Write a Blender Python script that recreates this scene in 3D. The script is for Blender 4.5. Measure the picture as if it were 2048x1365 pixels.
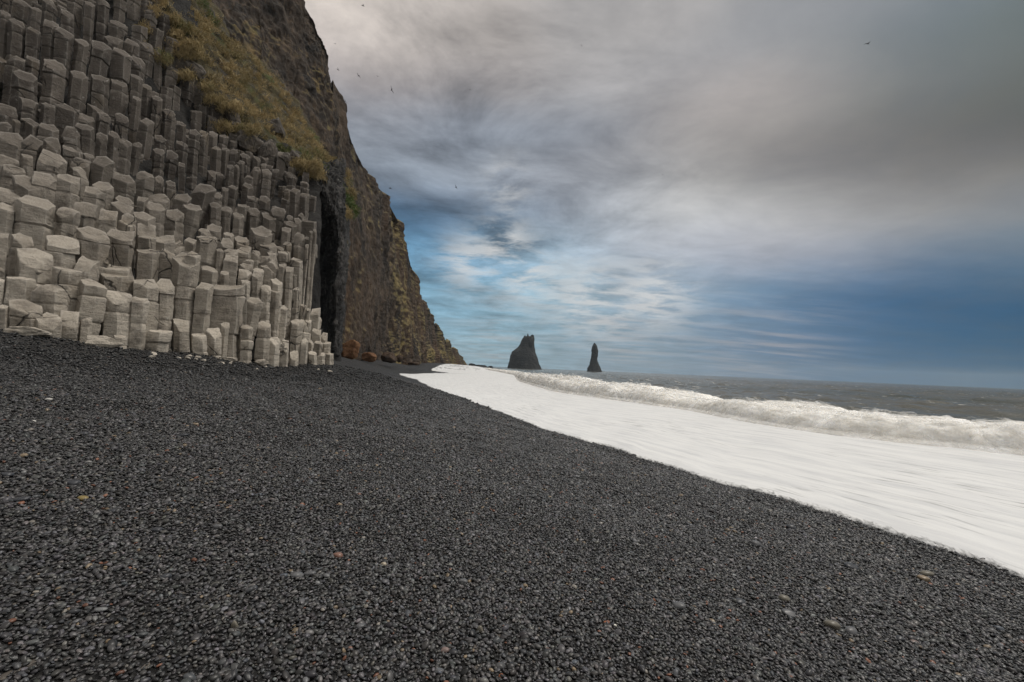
import bpy, math, random
import numpy as np
from mathutils import Matrix, Vector

sc = bpy.context.scene
for o in list(bpy.data.objects):
    bpy.data.objects.remove(o)
rng = np.random.default_rng(7)
random.seed(7)

# ------------------------------------------------------------------ camera
F = 910.0                      # focal length in photo pixels (2048 wide)
CX, CY = 1024.0, 682.5
EYE = np.array([0.0, 0.0, 2.0])
PITCH, ROLL = math.atan(52 / F), math.radians(2.43)
fw = np.array([0, math.cos(PITCH), math.sin(PITCH)])
r0 = np.array([1.0, 0, 0]); u0 = np.array([0, -math.sin(PITCH), math.cos(PITCH)])
RT = r0 * math.cos(ROLL) + u0 * math.sin(ROLL)
UP = -r0 * math.sin(ROLL) + u0 * math.cos(ROLL)
cam = bpy.data.objects.new('camera', bpy.data.cameras.new('camera'))
sc.collection.objects.link(cam)
cam.data.sensor_width = 36.0
cam.data.lens = F / 2048 * 36.0
cam.data.clip_start = 0.05
cam.data.clip_end = 20000
M = Matrix(((RT[0], UP[0], -fw[0], EYE[0]), (RT[1], UP[1], -fw[1], EYE[1]), (RT[2], UP[2], -fw[2], EYE[2]), (0, 0, 0, 1)))
cam.matrix_world = M
sc.camera = cam
sc.render.resolution_x, sc.render.resolution_y = 1024, 682
sc.view_settings.view_transform = 'Standard'
sc.view_settings.look = 'None'
sc.view_settings.exposure = -0.08
sc.view_settings.gamma = 1.0
sc.render.engine = 'CYCLES'
sc.cycles.max_bounces = 5
sc.cycles.diffuse_bounces = 2
sc.cycles.glossy_bounces = 2
sc.cycles.use_adaptive_sampling = True
sc.cycles.adaptive_threshold = 0.025
sc.cycles.transparent_max_bounces = 12
sc.cycles.use_denoising = True


def ray(px, py):
    px = np.asarray(px, float); py = np.asarray(py, float)
    d = fw + RT * ((px - CX) / F)[..., None] - UP * ((py - CY) / F)[..., None]
    return d / d[..., 1:2]          # scaled so that y = 1


def at_y(px, py, Y):
    return EYE + ray(px, py) * np.asarray(Y, float)[..., None]


def at_z(px, py, z):
    d = ray(px, py)
    return EYE + d * ((z - EYE[2]) / d[..., 2])[..., None]


# ------------------------------------------------------------------ node helpers
def lin(r, g, b):
    f = lambda c: ((c / 255) / 12.92) if c / 255 <= 0.04045 else (((c / 255) + 0.055) / 1.055) ** 2.4
    return (f(r), f(g), f(b))


class NT:
    def __init__(self, tree):
        self.t = tree; self.n = tree.nodes; self.l = tree.links

    def add(self, kind, **kw):
        nd = self.n.new(kind)
        for k, v in kw.items():
            setattr(nd, k, v)
        return nd

    def put(self, sock, v):
        if hasattr(v, 'is_output') or isinstance(v, bpy.types.NodeSocket):
            self.l.new(v, sock)
        elif v is not None:
            if hasattr(sock, 'default_value'):
                try:
                    sock.default_value = v
                except Exception:
                    sock.default_value = (*v, 1.0)

    def math(self, op, a, b=None, c=None, clamp=False):
        nd = self.add('ShaderNodeMath', operation=op, use_clamp=clamp)
        for s, v in zip(nd.inputs, (a, b, c)):
            self.put(s, v)
        return nd.outputs[0]

    def vm(self, op, a, b=None, scale=None):
        nd = self.add('ShaderNodeVectorMath', operation=op)
        self.put(nd.inputs[0], a)
        if b is not None: self.put(nd.inputs[1], b)
        if scale is not None: self.put(nd.inputs['Scale'], scale)
        return nd.outputs['Value'] if op in ('DOT_PRODUCT', 'LENGTH', 'DISTANCE') else nd.outputs['Vector']

    def noise(self, vec, scale, detail=4, rough=0.55, dist=0.0, col=False):
        nd = self.add('ShaderNodeTexNoise')
        self.put(nd.inputs['Vector'], vec)
        nd.inputs['Scale'].default_value = scale
        nd.inputs['Detail'].default_value = detail
        nd.inputs['Roughness'].default_value = rough
        nd.inputs['Distortion'].default_value = dist
        return nd.outputs['Color' if col else 'Fac']

    def voro(self, vec, scale, feature='F1', out='Distance', rnd=1.0):
        nd = self.add('ShaderNodeTexVoronoi', feature=feature)
        self.put(nd.inputs['Vector'], vec)
        nd.inputs['Scale'].default_value = scale
        nd.inputs['Randomness'].default_value = rnd
        return nd.outputs[out]

    def ramp(self, fac, a, b, clamp=True):
        nd = self.add('ShaderNodeMapRange', clamp=clamp)
        self.put(nd.inputs[0], fac); nd.inputs[1].default_value = a; nd.inputs[2].default_value = b
        return nd.outputs[0]

    def mix(self, fac, a, b, blend='MIX'):
        nd = self.add('ShaderNodeMix', data_type='RGBA', blend_type=blend)
        self.put(nd.inputs[0], fac)
        self.put(nd.inputs[6], a); self.put(nd.inputs[7], b)
        return nd.outputs[2]

    def mapping(self, vec, scale=(1, 1, 1), rot=(0, 0, 0), loc=(0, 0, 0)):
        nd = self.add('ShaderNodeMapping')
        self.put(nd.inputs['Vector'], vec)
        nd.inputs['Scale'].default_value = scale
        nd.inputs['Rotation'].default_value = rot
        nd.inputs['Location'].default_value = loc
        return nd.outputs[0]

    def attr(self, name, out='Fac', kind='GEOMETRY'):
        nd = self.add('ShaderNodeAttribute', attribute_name=name, attribute_type=kind)
        return nd.outputs[out]

    def pos(self):
        return self.add('ShaderNodeNewGeometry').outputs['Position']

    def nrm(self):
        return self.add('ShaderNodeNewGeometry').outputs['Normal']

    def bump(self, h, strength, dist, normal=None):
        nd = self.add('ShaderNodeBump')
        self.put(nd.inputs['Height'], h)
        nd.inputs['Strength'].default_value = strength
        nd.inputs['Distance'].default_value = dist
        if normal is not None: self.put(nd.inputs['Normal'], normal)
        return nd.outputs[0]


def material(name):
    m = bpy.data.materials.new(name)
    m.use_nodes = True
    m.node_tree.nodes.clear()
    k = NT(m.node_tree)
    k.m = m
    out = k.add('ShaderNodeOutputMaterial')
    b = k.add('ShaderNodeBsdfPrincipled')
    k.l.new(b.outputs[0], out.inputs[0])
    k.b = b; k.out = out
    b.inputs['Roughness'].default_value = 0.9
    b.inputs['Specular IOR Level'].default_value = 0.3
    return k


# ------------------------------------------------------------------ sky and sun
SUN_AZ, SUN_EL = math.radians(72), math.radians(66)     # azimuth clockwise from +Y: over the sea, to the right
world = bpy.data.worlds.new('World')
sc.world = world
world.use_nodes = True
world.node_tree.nodes.clear()
w = NT(world.node_tree)
# broad colours of the overcast: (photo px, py, sRGB, sharpness)
SKY = [
    (600, -60, (224, 214, 205)), (680, 30, (206, 197, 190)), (900, 40, (188, 181, 176)), (1250, 40, (180, 177, 176)), (1620, 30, (150, 152, 156)), (1850, 40, (120, 130, 136)), (2060, 40, (98, 110, 110)),
    (720, 150, (168, 161, 160)), (950, 150, (160, 155, 154)), (1250, 170, (174, 172, 173)), (1520, 200, (176, 169, 166)), (1800, 180, (130, 132, 131)), (2050, 180, (94, 102, 99)),
    (740, 260, (140, 145, 154)), (920, 255, (124, 134, 147)), (1100, 270, (143, 149, 159)), (1400, 290, (156, 153, 152)), (1700, 290, (124, 121, 120)), (2040, 270, (92, 93, 90)),
    (800, 340, (132, 143, 156)), (960, 350, (150, 157, 167)), (1180, 350, (156, 158, 164)), (1500, 345, (134, 130, 128)), (1800, 345, (104, 99, 96)), (2050, 330, (84, 80, 77)),
    (860, 440, (52, 92, 126)), (990, 432, (96, 114, 134)), (1140, 420, (158, 168, 182)), (1350, 412, (216, 216, 215)), (1580, 415, (206, 205, 203)), (1820, 400, (176, 174, 172)), (2050, 385, (150, 149, 145)),
    (880, 520, (104, 154, 188)), (1040, 510, (166, 196, 216)), (1280, 500, (182, 188, 198)), (1560, 490, (174, 178, 190)), (1820, 480, (136, 146, 162)), (2050, 480, (98, 122, 138)),
    (900, 610, (122, 162, 184)), (1080, 600, (150, 182, 198)), (1280, 600, (164, 182, 196)), (1500, 600, (112, 144, 172)), (1750, 600, (52, 94, 134)), (2050, 610, (36, 80, 112)),
    (960, 700, (148, 180, 194)), (1250, 690, (134, 158, 174)), (1500, 690, (120, 140, 162)), (1750, 700, (54, 100, 138)), (2050, 720, (30, 80, 110)),
]
# sky outside the photograph: high overcast, brightest overhead and over the sea to the right
SKY_W = [((0.25, 0.2, 1.0), (1.15, 1.11, 1.06), 9, .06), ((1.0, 0.1, 0.9), (1.1, 1.06, 1.0), 7, .05), ((0.7, -0.8, 0.7), (0.85, 0.82, 0.78), 5, .05),
         ((-0.2, -1.0, 0.5), (0.42, 0.41, 0.40), 4, .05), ((-1, 0.1, 0.6), (0.36, 0.36, 0.36), 5, .05), ((1.0, -0.2, 0.05), (0.34, 0.42, 0.5), 8, .05)]
tc = w.add('ShaderNodeTexCoord').outputs['Generated']
dirn = w.vm('NORMALIZE', tc)
sep = w.add('ShaderNodeSeparateXYZ'); w.l.new(dirn, sep.inputs[0])
den = w.math('ADD', w.math('MAXIMUM', sep.outputs[2], 0.0), 0.10)
comb = w.add('ShaderNodeCombineXYZ')
w.put(comb.inputs[0], w.math('DIVIDE', sep.outputs[0], den))
w.put(comb.inputs[1], w.math('DIVIDE', sep.outputs[1], den))
plane = comb.outputs[0]          # the flat cloud deck seen in perspective
wob = w.vm('SUBTRACT', w.noise(plane, 1.3, 5, 0.6, 0.0, col=True), (0.5, 0.5, 0.5))
warped = w.vm('NORMALIZE', w.vm('ADD', dirn, w.vm('MULTIPLY', wob, (0.11, 0.11, 0.075))))
ws = w.add('ShaderNodeSeparateXYZ'); w.l.new(warped, ws.inputs[0])
SA, SE = 0.15, 0.052
cv_ = w.add('ShaderNodeCombineXYZ')
w.put(cv_.inputs[0], w.math('MULTIPLY', w.math('ARCTAN2', ws.outputs[0], ws.outputs[1]), 1 / SA))
w.put(cv_.inputs[1], w.math('MULTIPLY', w.math('ARCSINE', ws.outputs[2]), 1 / SE))
azel = cv_.outputs[0]
csum = wsum = None


def blend(c, e):
    global csum, wsum
    cw = w.vm('SCALE', c, scale=e)
    csum = cw if csum is None else w.vm('ADD', csum, cw)
    wsum = e if wsum is None else w.math('ADD', wsum, e)


for px, py, c in SKY:
    d = ray(px, py); d = d / np.linalg.norm(d)
    q = (math.atan2(d[0], d[1]) / SA, math.asin(d[2]) / SE, 0.0)
    dv_ = w.vm('SUBTRACT', azel, q)
    blend(lin(*c), w.math('EXPONENT', w.math('MULTIPLY', w.vm('DOT_PRODUCT', dv_, dv_), -0.75)))
for d, c, k, g_ in SKY_W:
    d = np.array(d, float); d /= np.linalg.norm(d)
    blend(c, w.math('EXPONENT', w.math('MULTIPLY_ADD', w.vm('DOT_PRODUCT', warped, tuple(d)), k, math.log(g_ * 0.3) - k)))
base = w.vm('SCALE', csum, scale=w.math('DIVIDE', 1.0, wsum))
# cloud texture: billows above, thin bright streaks low down
def patch(px, py, k):
    d = ray(px, py); d = d / np.linalg.norm(d)
    return w.math('EXPONENT', w.math('MULTIPLY_ADD', w.vm('DOT_PRODUCT', dirn, tuple(d)), k, -k))


n1 = w.noise(plane, 2.1, 7, 0.64, 0.4)
n2 = w.noise(w.mapping(plane, (0.35, 1.3, 1), (0, 0, math.radians(-12))), 2.2, 6, 0.6)
low = w.ramp(sep.outputs[2], 0.42, 0.05)
amt = w.math('MULTIPLY_ADD', low, 0.12, w.math('MULTIPLY_ADD', patch(880, 330, 10), 1.35, 0.20))
mod = w.math('MULTIPLY_ADD', w.math('SUBTRACT', w.math('MULTIPLY_ADD', n1, 0.72, w.math('MULTIPLY', n2, 0.28)), 0.5), w.math('MULTIPLY', amt, 2.4), 1.0)
col = w.vm('SCALE', base, scale=mod)


wm = w.ramp(w.noise(w.mapping(plane, (0.75, 1.0, 1), (0, 0, 0), (3.3, 1.2, 0)), 3.2, 7, 0.64, 0.3), 0.41, 0.57)
reg = None
for q in ((1015, 365, 1100), (1005, 480, 800), (930, 525, 700), (1180, 600, 260), (1050, 550, 500), (1320, 590, 400)):
    p_ = patch(*q)
    reg = p_ if reg is None else w.math('ADD', reg, p_)
wm = w.math('MULTIPLY', w.math('MULTIPLY', wm, reg), 0.75, clamp=True)
col = w.mix(wm, col, (*lin(222, 222, 221), 1))
# pink streak near the horizon
st = w.ramp(n2, 0.46, 0.62)
reg2 = w.math('ADD', w.math('ADD', patch(1520, 700, 160), patch(1000, 690, 200)), patch(1250, 680, 200))
col = w.mix(w.math('MULTIPLY', w.math('MULTIPLY', st, reg2), 0.38, clamp=True), col, (*lin(200, 188, 182), 1))
sky = w.add('ShaderNodeTexSky', sky_type='NISHITA')
sky.sun_disc = False
sky.sun_elevation = SUN_EL
sky.sun_rotation = SUN_AZ
sky.air_density = 1.0
nish = w.vm('SCALE', sky.outputs[0], scale=0.10)          # clear blue air above the cloud deck
gap = w.ramp(n1, 0.62, 0.30)
col = w.mix(w.math('MULTIPLY', gap, 0.05), col, nish)
bg = w.add('ShaderNodeBackground'); w.l.new(col, bg.inputs[0]); bg.inputs[1].default_value = 1.0
wo = w.add('ShaderNodeOutputWorld'); w.l.new(bg.outputs[0], wo.inputs[0])

sun = bpy.data.objects.new('sun', bpy.data.lights.new('sun', 'SUN'))
sc.collection.objects.link(sun)
sun.data.energy = 1.85
sun.data.angle = math.radians(16)
sun.data.color = (1.0, 0.95, 0.88)
sd = Vector((math.sin(SUN_AZ) * math.cos(SUN_EL), math.cos(SUN_AZ) * math.cos(SUN_EL), math.sin(SUN_EL)))
sun.rotation_euler = (-sd).to_track_quat('-Z', 'Y').to_euler()
sun.location = (20, -10, 40)


# ------------------------------------------------------------------ numeric helpers
def _h(ix, iy, iz, s):
    n = (ix.astype(np.int64) * 73856093) ^ (iy.astype(np.int64) * 19349663) ^ (iz.astype(np.int64) * 83492791) ^ (s * 2654435761 & 0xffffffff)
    n = (n ^ (n >> 13)) * 1274126177 & 0x7fffffff
    n = n ^ (n >> 16)
    return n


def perlin(p, s=0):
    p = np.asarray(p, float)
    i = np.floor(p).astype(np.int64); f = p - i
    u = f * f * f * (f * (f * 6 - 15) + 10)
    res = 0
    for dx in (0, 1):
        for dy in (0, 1):
            for dz in (0, 1):
                h = _h(i[..., 0] + dx, i[..., 1] + dy, i[..., 2] + dz, s)
                gx = ((h & 255) / 127.5 - 1); gy = (((h >> 8) & 255) / 127.5 - 1); gz = (((h >> 16) & 255) / 127.5 - 1)
                d = gx * (f[..., 0] - dx) + gy * (f[..., 1] - dy) + gz * (f[..., 2] - dz)
                wt = (u[..., 0] if dx else 1 - u[..., 0]) * (u[..., 1] if dy else 1 - u[..., 1]) * (u[..., 2] if dz else 1 - u[..., 2])
                res = res + d * wt
    return res * 1.3


def fbm(p, octv=5, s=0, lac=2.03, gain=0.5):
    p = np.asarray(p, float); a = 1.0; t = 0; n = 0
    for k in range(octv):
        t = t + a * perlin(p, s + 17 * k); n += a
        a *= gain; p = p * lac + 3.7
    return t / n * 1.6


def ridged(p, octv=5, s=0, gain=0.55):
    p = np.asarray(p, float); a = 1.0; t = 0; n = 0
    for k in range(octv):
        t = t + a * (1 - 2 * np.abs(perlin(p, s + 31 * k))); n += a
        a *= gain; p = p * 2.07 + 1.3
    return t / n


class TPS:
    def __init__(self, P, v, lam=1e-6):
        P = np.asarray(P, float); n = len(P)
        self.P = P
        self.s = max(np.ptp(P, 0).max(), 1e-9)
        A = np.zeros((n + 3, n + 3))
        A[:n, :n] = self.k(P, P) + lam * np.eye(n)
        A[:n, n:] = np.c_[np.ones(n), P / self.s]; A[n:, :n] = A[:n, n:].T
        self.w = np.linalg.solve(A, np.r_[np.asarray(v, float), 0, 0, 0])

    def k(self, a, b):
        r2 = (((a[:, None] - b[None]) / self.s) ** 2).sum(-1)
        return np.where(r2 > 1e-14, r2 * np.log(np.maximum(r2, 1e-14)), 0)

    def __call__(self, Q):
        Q = np.asarray(Q, float); sh = Q.shape[:-1]; Q = Q.reshape(-1, 2)
        out = np.empty(len(Q))
        for i in range(0, len(Q), 20000):
            q = Q[i:i + 20000]; n = len(self.P)
            out[i:i + 20000] = self.k(q, self.P) @ self.w[:n] + self.w[n] + (q / self.s) @ self.w[n + 1:]
        return out.reshape(sh)


def sstep(a, b, x):
    t = np.clip((x - a) / (b - a), 0, 1)
    return t * t * (3 - 2 * t)


# ------------------------------------------------------------------ object helpers
def tag(o, label=None, cat=None, group=None, kind=None):
    if label: o['label'] = label
    if cat: o['category'] = cat
    if group: o['group'] = group
    if kind: o['kind'] = kind
    return o


def mesh_obj(name, V, Fc, mat, parent=None, smooth=True, attrs=None, uv=None):
    """Fc: an (n,3|4) int array or a list of such arrays."""
    me = bpy.data.meshes.new(name)
    V = np.ascontiguousarray(V, np.float32)
    if not isinstance(Fc, (list, tuple)): Fc = [Fc]
    Fc = [np.asarray(f, np.int32) for f in Fc if len(f)]
    me.vertices.add(len(V)); me.vertices.foreach_set('co', V.ravel())
    loops = np.concatenate([f.ravel() for f in Fc])
    tot = np.concatenate([np.full(len(f), f.shape[1], np.int32) for f in Fc])
    me.loops.add(len(loops)); me.loops.foreach_set('vertex_index', loops)
    me.polygons.add(len(tot))
    st = np.concatenate([[0], np.cumsum(tot)[:-1]]).astype(np.int32)
    me.polygons.foreach_set('loop_start', st)
    me.polygons.foreach_set('loop_total', tot)
    me.polygons.foreach_set('use_smooth', np.full(len(tot), smooth, bool))
    if attrs:
        for k, a in attrs.items():
            a = np.asarray(a, np.float32)
            if a.ndim == 1:
                at = me.attributes.new(k, 'FLOAT', 'POINT'); at.data.foreach_set('value', a)
            else:
                at = me.attributes.new(k, 'FLOAT_VECTOR', 'POINT'); at.data.foreach_set('vector', a.ravel())
    me.update(calc_edges=True)
    me.validate()
    if mat: me.materials.append(mat)
    o = bpy.data.objects.new(name, me)
    sc.collection.objects.link(o)
    if parent: o.parent = parent
    return o


def grid_faces(nu, nv, wrap=False, mask=None):
    i, j = np.meshgrid(np.arange(nu if wrap else nu - 1), np.arange(nv - 1), indexing='ij')
    i2 = (i + 1) % nu
    f = np.stack([i * nv + j, i2 * nv + j, i2 * nv + j + 1, i * nv + j + 1], -1)
    if mask is not None:
        f = f[mask[:f.shape[0], :f.shape[1]]]
    return f.reshape(-1, 4)


def empty(name, loc=(0, 0, 0)):
    o = bpy.data.objects.new(name, None); sc.collection.objects.link(o); o.location = loc
    return o


def interp_grid(us, rows, uq):
    """rows: list over u of arrays; linear interpolation along u with a little smoothing"""
    R = np.asarray(rows, float).reshape(len(us), -1)
    return np.stack([np.interp(uq, us, R[:, k]) for k in range(R.shape[1])], -1)


def grid_normals(P):
    du = np.gradient(P, axis=0); dv = np.gradient(P, axis=1)
    n = np.cross(du, dv)
    return n / np.maximum(np.linalg.norm(n, axis=-1, keepdims=True), 1e-9)


# ------------------------------------------------------------------ shoreline and beach relief
wl_px = [(2048, 1160), (1920, 1115), (1800, 1078), (1650, 1030), (1500, 985), (1350, 938), (1200, 895), (1050, 847), (960, 812), (900, 790),
         (860, 775), (832, 760), (797, 748)]
WL = [tuple(at_z(x, y, 0.10)[:2]) for x, y in wl_px]
WL = [(13.5, -22), (9.6, -9), (7.2, -1.5)] + WL
YF = [98, 150, 290, 430]
WL += [tuple(at_y(x, 731, Y)[:2]) for (x, Y) in ((900, 99), (862, 150), (900, 290), (938, 430))]
WL = np.array(WL)
ol_px = [(2048, 906), (1900, 893), (1600, 862), (1400, 822), (1280, 806), (1130, 786), (1050, 764)]
OL = [tuple(at_z(x, y, 0.0)[:2]) for x, y in ol_px]
OL = [(36, -22), (26, -6), (20, 5)] + OL + [tuple(at_y(x, 731, Y)[:2]) for (x, Y) in ((1035, 110), (1000, 170), (965, 300), (950, 440))]
OL = np.array(OL)
base_px = [(-260, 650, 11.0), (0, 660, 12.0), (90, 676, 12.5), (180, 690, 13.5), (290, 702, 15.0), (400, 711, 17.0), (560, 735, 21.0), (668, 731, 25.0)]
WB = np.array([at_y(x, y, Y) for x, y, Y in base_px])


def warp(p):
    p = np.asarray(p, float)
    r = np.linalg.norm(p, axis=-1, keepdims=True) + 1e-9
    return p / r * np.log1p(r / 3.0)


ctl = []
nsea = np.array([0.947, 0.32])
for q in ((0, 0), (1.5, 1), (-1.5, 1), (0, 2.5), (-3, 2.5), (2.5, 3), (-2, -3), (2, -3), (0, 5)):
    ctl.append((*q, 0.85 - 0.125 * float(np.dot(q, nsea))))
for k, p in enumerate(WL[:-2]):
    if k in (4, 6, 8): continue
    ctl.append((*p, 0.10))
for p, dz in ((WL[1], 0), (WL[3], 0), (WL[6], 0), (WL[9], 0), (WL[12], 0)):
    ctl.append((*(p + nsea * 4), -0.42)); ctl.append((*(p + nsea * 12), -1.6))
ctl.append((*at_z(850, 752, 0.0)[:2], -0.25))
for k, b in enumerate(WB):
    ctl.append(tuple(b)); ctl.append((b[0] - 6, b[1] + 2.5, b[2] + 0.6))
for x, y, Y in ((690, 715, 60), (760, 721, 100), (850, 726.5, 190), (900, 728.5, 280)):
    p = at_y(x, y, Y); ctl.append(tuple(p)); ctl.append((p[0] - 25, p[1], p[2] + 1.5))
ctl.append((-30, -10, 2.5)); ctl.append((-60, 20, 4)); ctl.append((120, 100, -6)); ctl.append((100, 400, -6)); ctl.append((40, 60, -4.5)); ctl.append((40, -20, -4))
ctl = np.array(ctl)
_bt = TPS(warp(ctl[:, :2]), ctl[:, 2], 1e-5)


def beach_z(x, y):
    P = np.stack([np.asarray(x, float), np.asarray(y, float)], -1)
    z = _bt(warp(P))
    r = np.linalg.norm(P, axis=-1)
    q = np.stack([P[..., 0] * 0.5, P[..., 1] * 0.5, np.zeros_like(r)], -1)
    z = z + 0.05 * fbm(q, 3, 5) * np.clip(r / 4, 0.2, 1)
    return z


def seg_dist(P, L):
    """signed distance to polyline (positive to the right of its direction = seaward when walking away), and arc parameter"""
    best = np.full(P.shape[0], 1e9); sgn = np.ones(P.shape[0]); par = np.zeros(P.shape[0]); acc = 0
    for a, b in zip(L[:-1], L[1:]):
        ab = b - a; l = np.linalg.norm(ab)
        t = np.clip(((P - a) @ ab) / (l * l), 0, 1)
        q = a + t[:, None] * ab
        d = np.linalg.norm(P - q, axis=1)
        cr = (ab[1] * (P[:, 0] - a[0]) - ab[0] * (P[:, 1] - a[1]))
        m = d < best
        best[m] = d[m]; sgn[m] = np.sign(cr[m]); par[m] = acc + t[m] * l
        acc += l
    return best * sgn, par


# ------------------------------------------------------------------ materials
def rock_material(name, dark, mid, light, scale=1.0, grass=None, grass_amt=0.0, stain=None):
    k = material(name)
    p = k.pos()
    a = k.noise(p, 0.35 * scale, 8, 0.65)
    b = k.noise(k.mapping(p, (1.6, 1.6, 0.35)), 0.9 * scale, 7, 0.65, 0.4)
    c = k.mix(k.ramp(a, 0.36, 0.62), (*dark, 1), (*mid, 1))
    c = k.mix(k.math('MULTIPLY', k.ramp(b, 0.52, 0.72), 0.8), c, (*light, 1))
    if stain:
        s = k.ramp(k.noise(k.mapping(p, (1, 1, 0.5)), 0.12 * scale, 5, 0.6, 0.5), 0.50, 0.62)
        c = k.mix(k.math('MULTIPLY', s, 0.75), c, (*stain, 1))
    if grass:
        nz = k.add('ShaderNodeSeparateXYZ'); k.l.new(k.nrm(), nz.inputs[0])
        g = k.math('ADD', k.math('MULTIPLY', nz.outputs[2], 0.16), k.math('MULTIPLY', k.noise(k.mapping(p, (1, 1, 0.6)), 0.13 * scale, 9, 0.72, 0.3), 1.0))
        g = k.ramp(g, 0.61 - grass_amt, 0.72 - grass_amt)
        gc = k.mix(k.ramp(k.noise(p, 0.8 * scale, 6, 0.7), 0.35, 0.65), (*grass[0], 1), (*grass[1], 1))
        c = k.mix(g, c, gc)
    k.put(k.b.inputs['Base Color'], c)
    k.b.inputs['Roughness'].default_value = 0.85
    h = k.math('ADD', k.noise(p, 2.2 * scale, 9, 0.7), k.math('MULTIPLY', k.voro(k.mapping(p, (1, 1, 0.55)), 1.5 * scale), -0.5))
    k.put(k.b.inputs['Normal'], k.bump(h, 0.9, 0.35 / scale))
    return k.m


M_dark = rock_material('dark_cliff_rock', (0.013, 0.010, 0.008), (0.050, 0.034, 0.022), (0.145, 0.098, 0.058), 0.8, (lin(128, 104, 58), lin(90, 84, 42)), 0.035)
M_far = rock_material('tuff_cliff_rock', (0.018, 0.014, 0.011), (0.064, 0.044, 0.029), (0.16, 0.115, 0.074), 0.35, (lin(132, 114, 74), lin(98, 90, 54)), 0.06, (0.085, 0.050, 0.028))
M_cave = rock_material('cave_rock', (0.010, 0.010, 0.010), (0.034, 0.031, 0.029), (0.19, 0.175, 0.16), 1.3, (lin(150, 112, 40), lin(110, 96, 50)), -0.06)
M_stack = rock_material('sea_stack_rock', (0.012, 0.012, 0.012), (0.030, 0.028, 0.027), (0.06, 0.055, 0.05), 0.12)
M_core = rock_material('core_rock', (0.008, 0.007, 0.006), (0.02, 0.018, 0.016), (0.04, 0.036, 0.032), 1.2)


def basalt_material(name, bright=1.0):
    k = material(name)
    p = k.pos()
    t = k.attr('tint')
    sp = k.add('ShaderNodeSeparateXYZ'); k.l.new(p, sp.inputs[0])
    zz = k.math('ADD', sp.outputs[2], k.math('MULTIPLY', k.math('SUBTRACT', k.noise(p, 0.25, 4, 0.6), 0.5), 5.0))
    up = k.ramp(zz, 3.0, 11.0)
    pale = k.mix(t, (0.34, 0.296, 0.240, 1), (0.62, 0.555, 0.465, 1))
    dark = k.mix(t, (0.055, 0.045, 0.037, 1), (0.140, 0.119, 0.099, 1))
    c = k.mix(up, pale, dark)
    # weathering: horizontal bands, blotches, ochre film, rain-dark stains
    band = k.noise(k.mapping(p, (0.6, 0.6, 7)), 1.6, 6, 0.65, 0.3)
    c = k.mix(k.math('MULTIPLY', k.ramp(band, 0.40, 0.66), 0.30), c, k.mix(0.5, c, (0.07, 0.062, 0.055, 1)))
    bl = k.noise(p, 1.5, 8, 0.68)
    c = k.mix(k.math('MULTIPLY', k.ramp(bl, 0.50, 0.68), 0.7), c, (0.085, 0.072, 0.058, 1))
    oc = k.noise(p, 0.6, 5, 0.6)
    c = k.mix(k.math('MULTIPLY', k.ramp(oc, 0.56, 0.70), 0.35), c, (0.17, 0.13, 0.08, 1))
    c = k.mix(k.math('MULTIPLY', k.ramp(k.noise(p, 5, 6, 0.7), 0.56, 0.72), 0.25), c, (0.5, 0.47, 0.43, 1))
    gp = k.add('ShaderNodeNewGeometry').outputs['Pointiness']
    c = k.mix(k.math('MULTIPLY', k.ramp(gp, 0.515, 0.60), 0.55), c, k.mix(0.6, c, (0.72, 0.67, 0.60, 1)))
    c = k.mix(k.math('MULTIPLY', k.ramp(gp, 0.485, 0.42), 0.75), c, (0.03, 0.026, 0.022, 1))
    gu = k.ramp(k.noise(p, 2.6, 7, 0.7), 0.66, 0.72)
    c = k.mix(k.math('MULTIPLY', gu, 0.5), c, (0.62, 0.60, 0.56, 1))
    k.put(k.b.inputs['Base Color'], c)
    k.b.inputs['Roughness'].default_value = 0.88
    wp = k.vm('ADD', p, k.vm('SCALE', k.noise(p, 1.6, 4, 0.6, col=True), scale=0.30))
    ck = k.voro(k.mapping(wp, (1, 1, 0.8)), 0.85, feature='DISTANCE_TO_EDGE')
    ck = k.math('MULTIPLY', k.ramp(ck, 0.022, 0.004), k.ramp(k.noise(p, 0.6, 3, 0.5), 0.52, 0.60))
    c = k.mix(k.math('MULTIPLY', ck, 0.85), c, (0.02, 0.018, 0.016, 1))
    k.put(k.b.inputs['Base Color'], c)
    h = k.math('ADD', k.math('MULTIPLY_ADD', band, 0.5, k.math('MULTIPLY', ck, -0.6)), k.noise(p, 7, 9, 0.7))
    k.put(k.b.inputs['Normal'], k.bump(h, 0.9, 0.12))
    return k.m


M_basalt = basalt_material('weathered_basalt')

k = material('black_sand')
p = k.pos()
v1 = k.voro(p, 34); v2 = k.voro(p, 11)
cc = k.voro(p, 34, out='Color')
cs = k.add('ShaderNodeSeparateColor'); k.l.new(cc, cs.inputs[0])
c = k.mix(k.ramp(cs.outputs[0], 0.0, 1.0), (0.002, 0.002, 0.002, 1), (0.018, 0.017, 0.0165, 1))
c = k.mix(k.ramp(cs.outputs[1], 0.955, 0.97), c, (0.16, 0.14, 0.12, 1))
c = k.mix(k.math('MULTIPLY', k.ramp(k.noise(p, 0.3, 5, 0.6), 0.42, 0.66), 0.6), c, (0.012, 0.011, 0.011, 1))
k.put(k.b.inputs['Base Color'], c)
k.b.inputs['Roughness'].default_value = 0.6
hh = k.math('ADD', k.math('MULTIPLY', v1, -1.0), k.math('MULTIPLY', v2, -0.8))
k.put(k.b.inputs['Normal'], k.bump(hh, 0.9, 0.03))
M_sand = k.m


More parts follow.
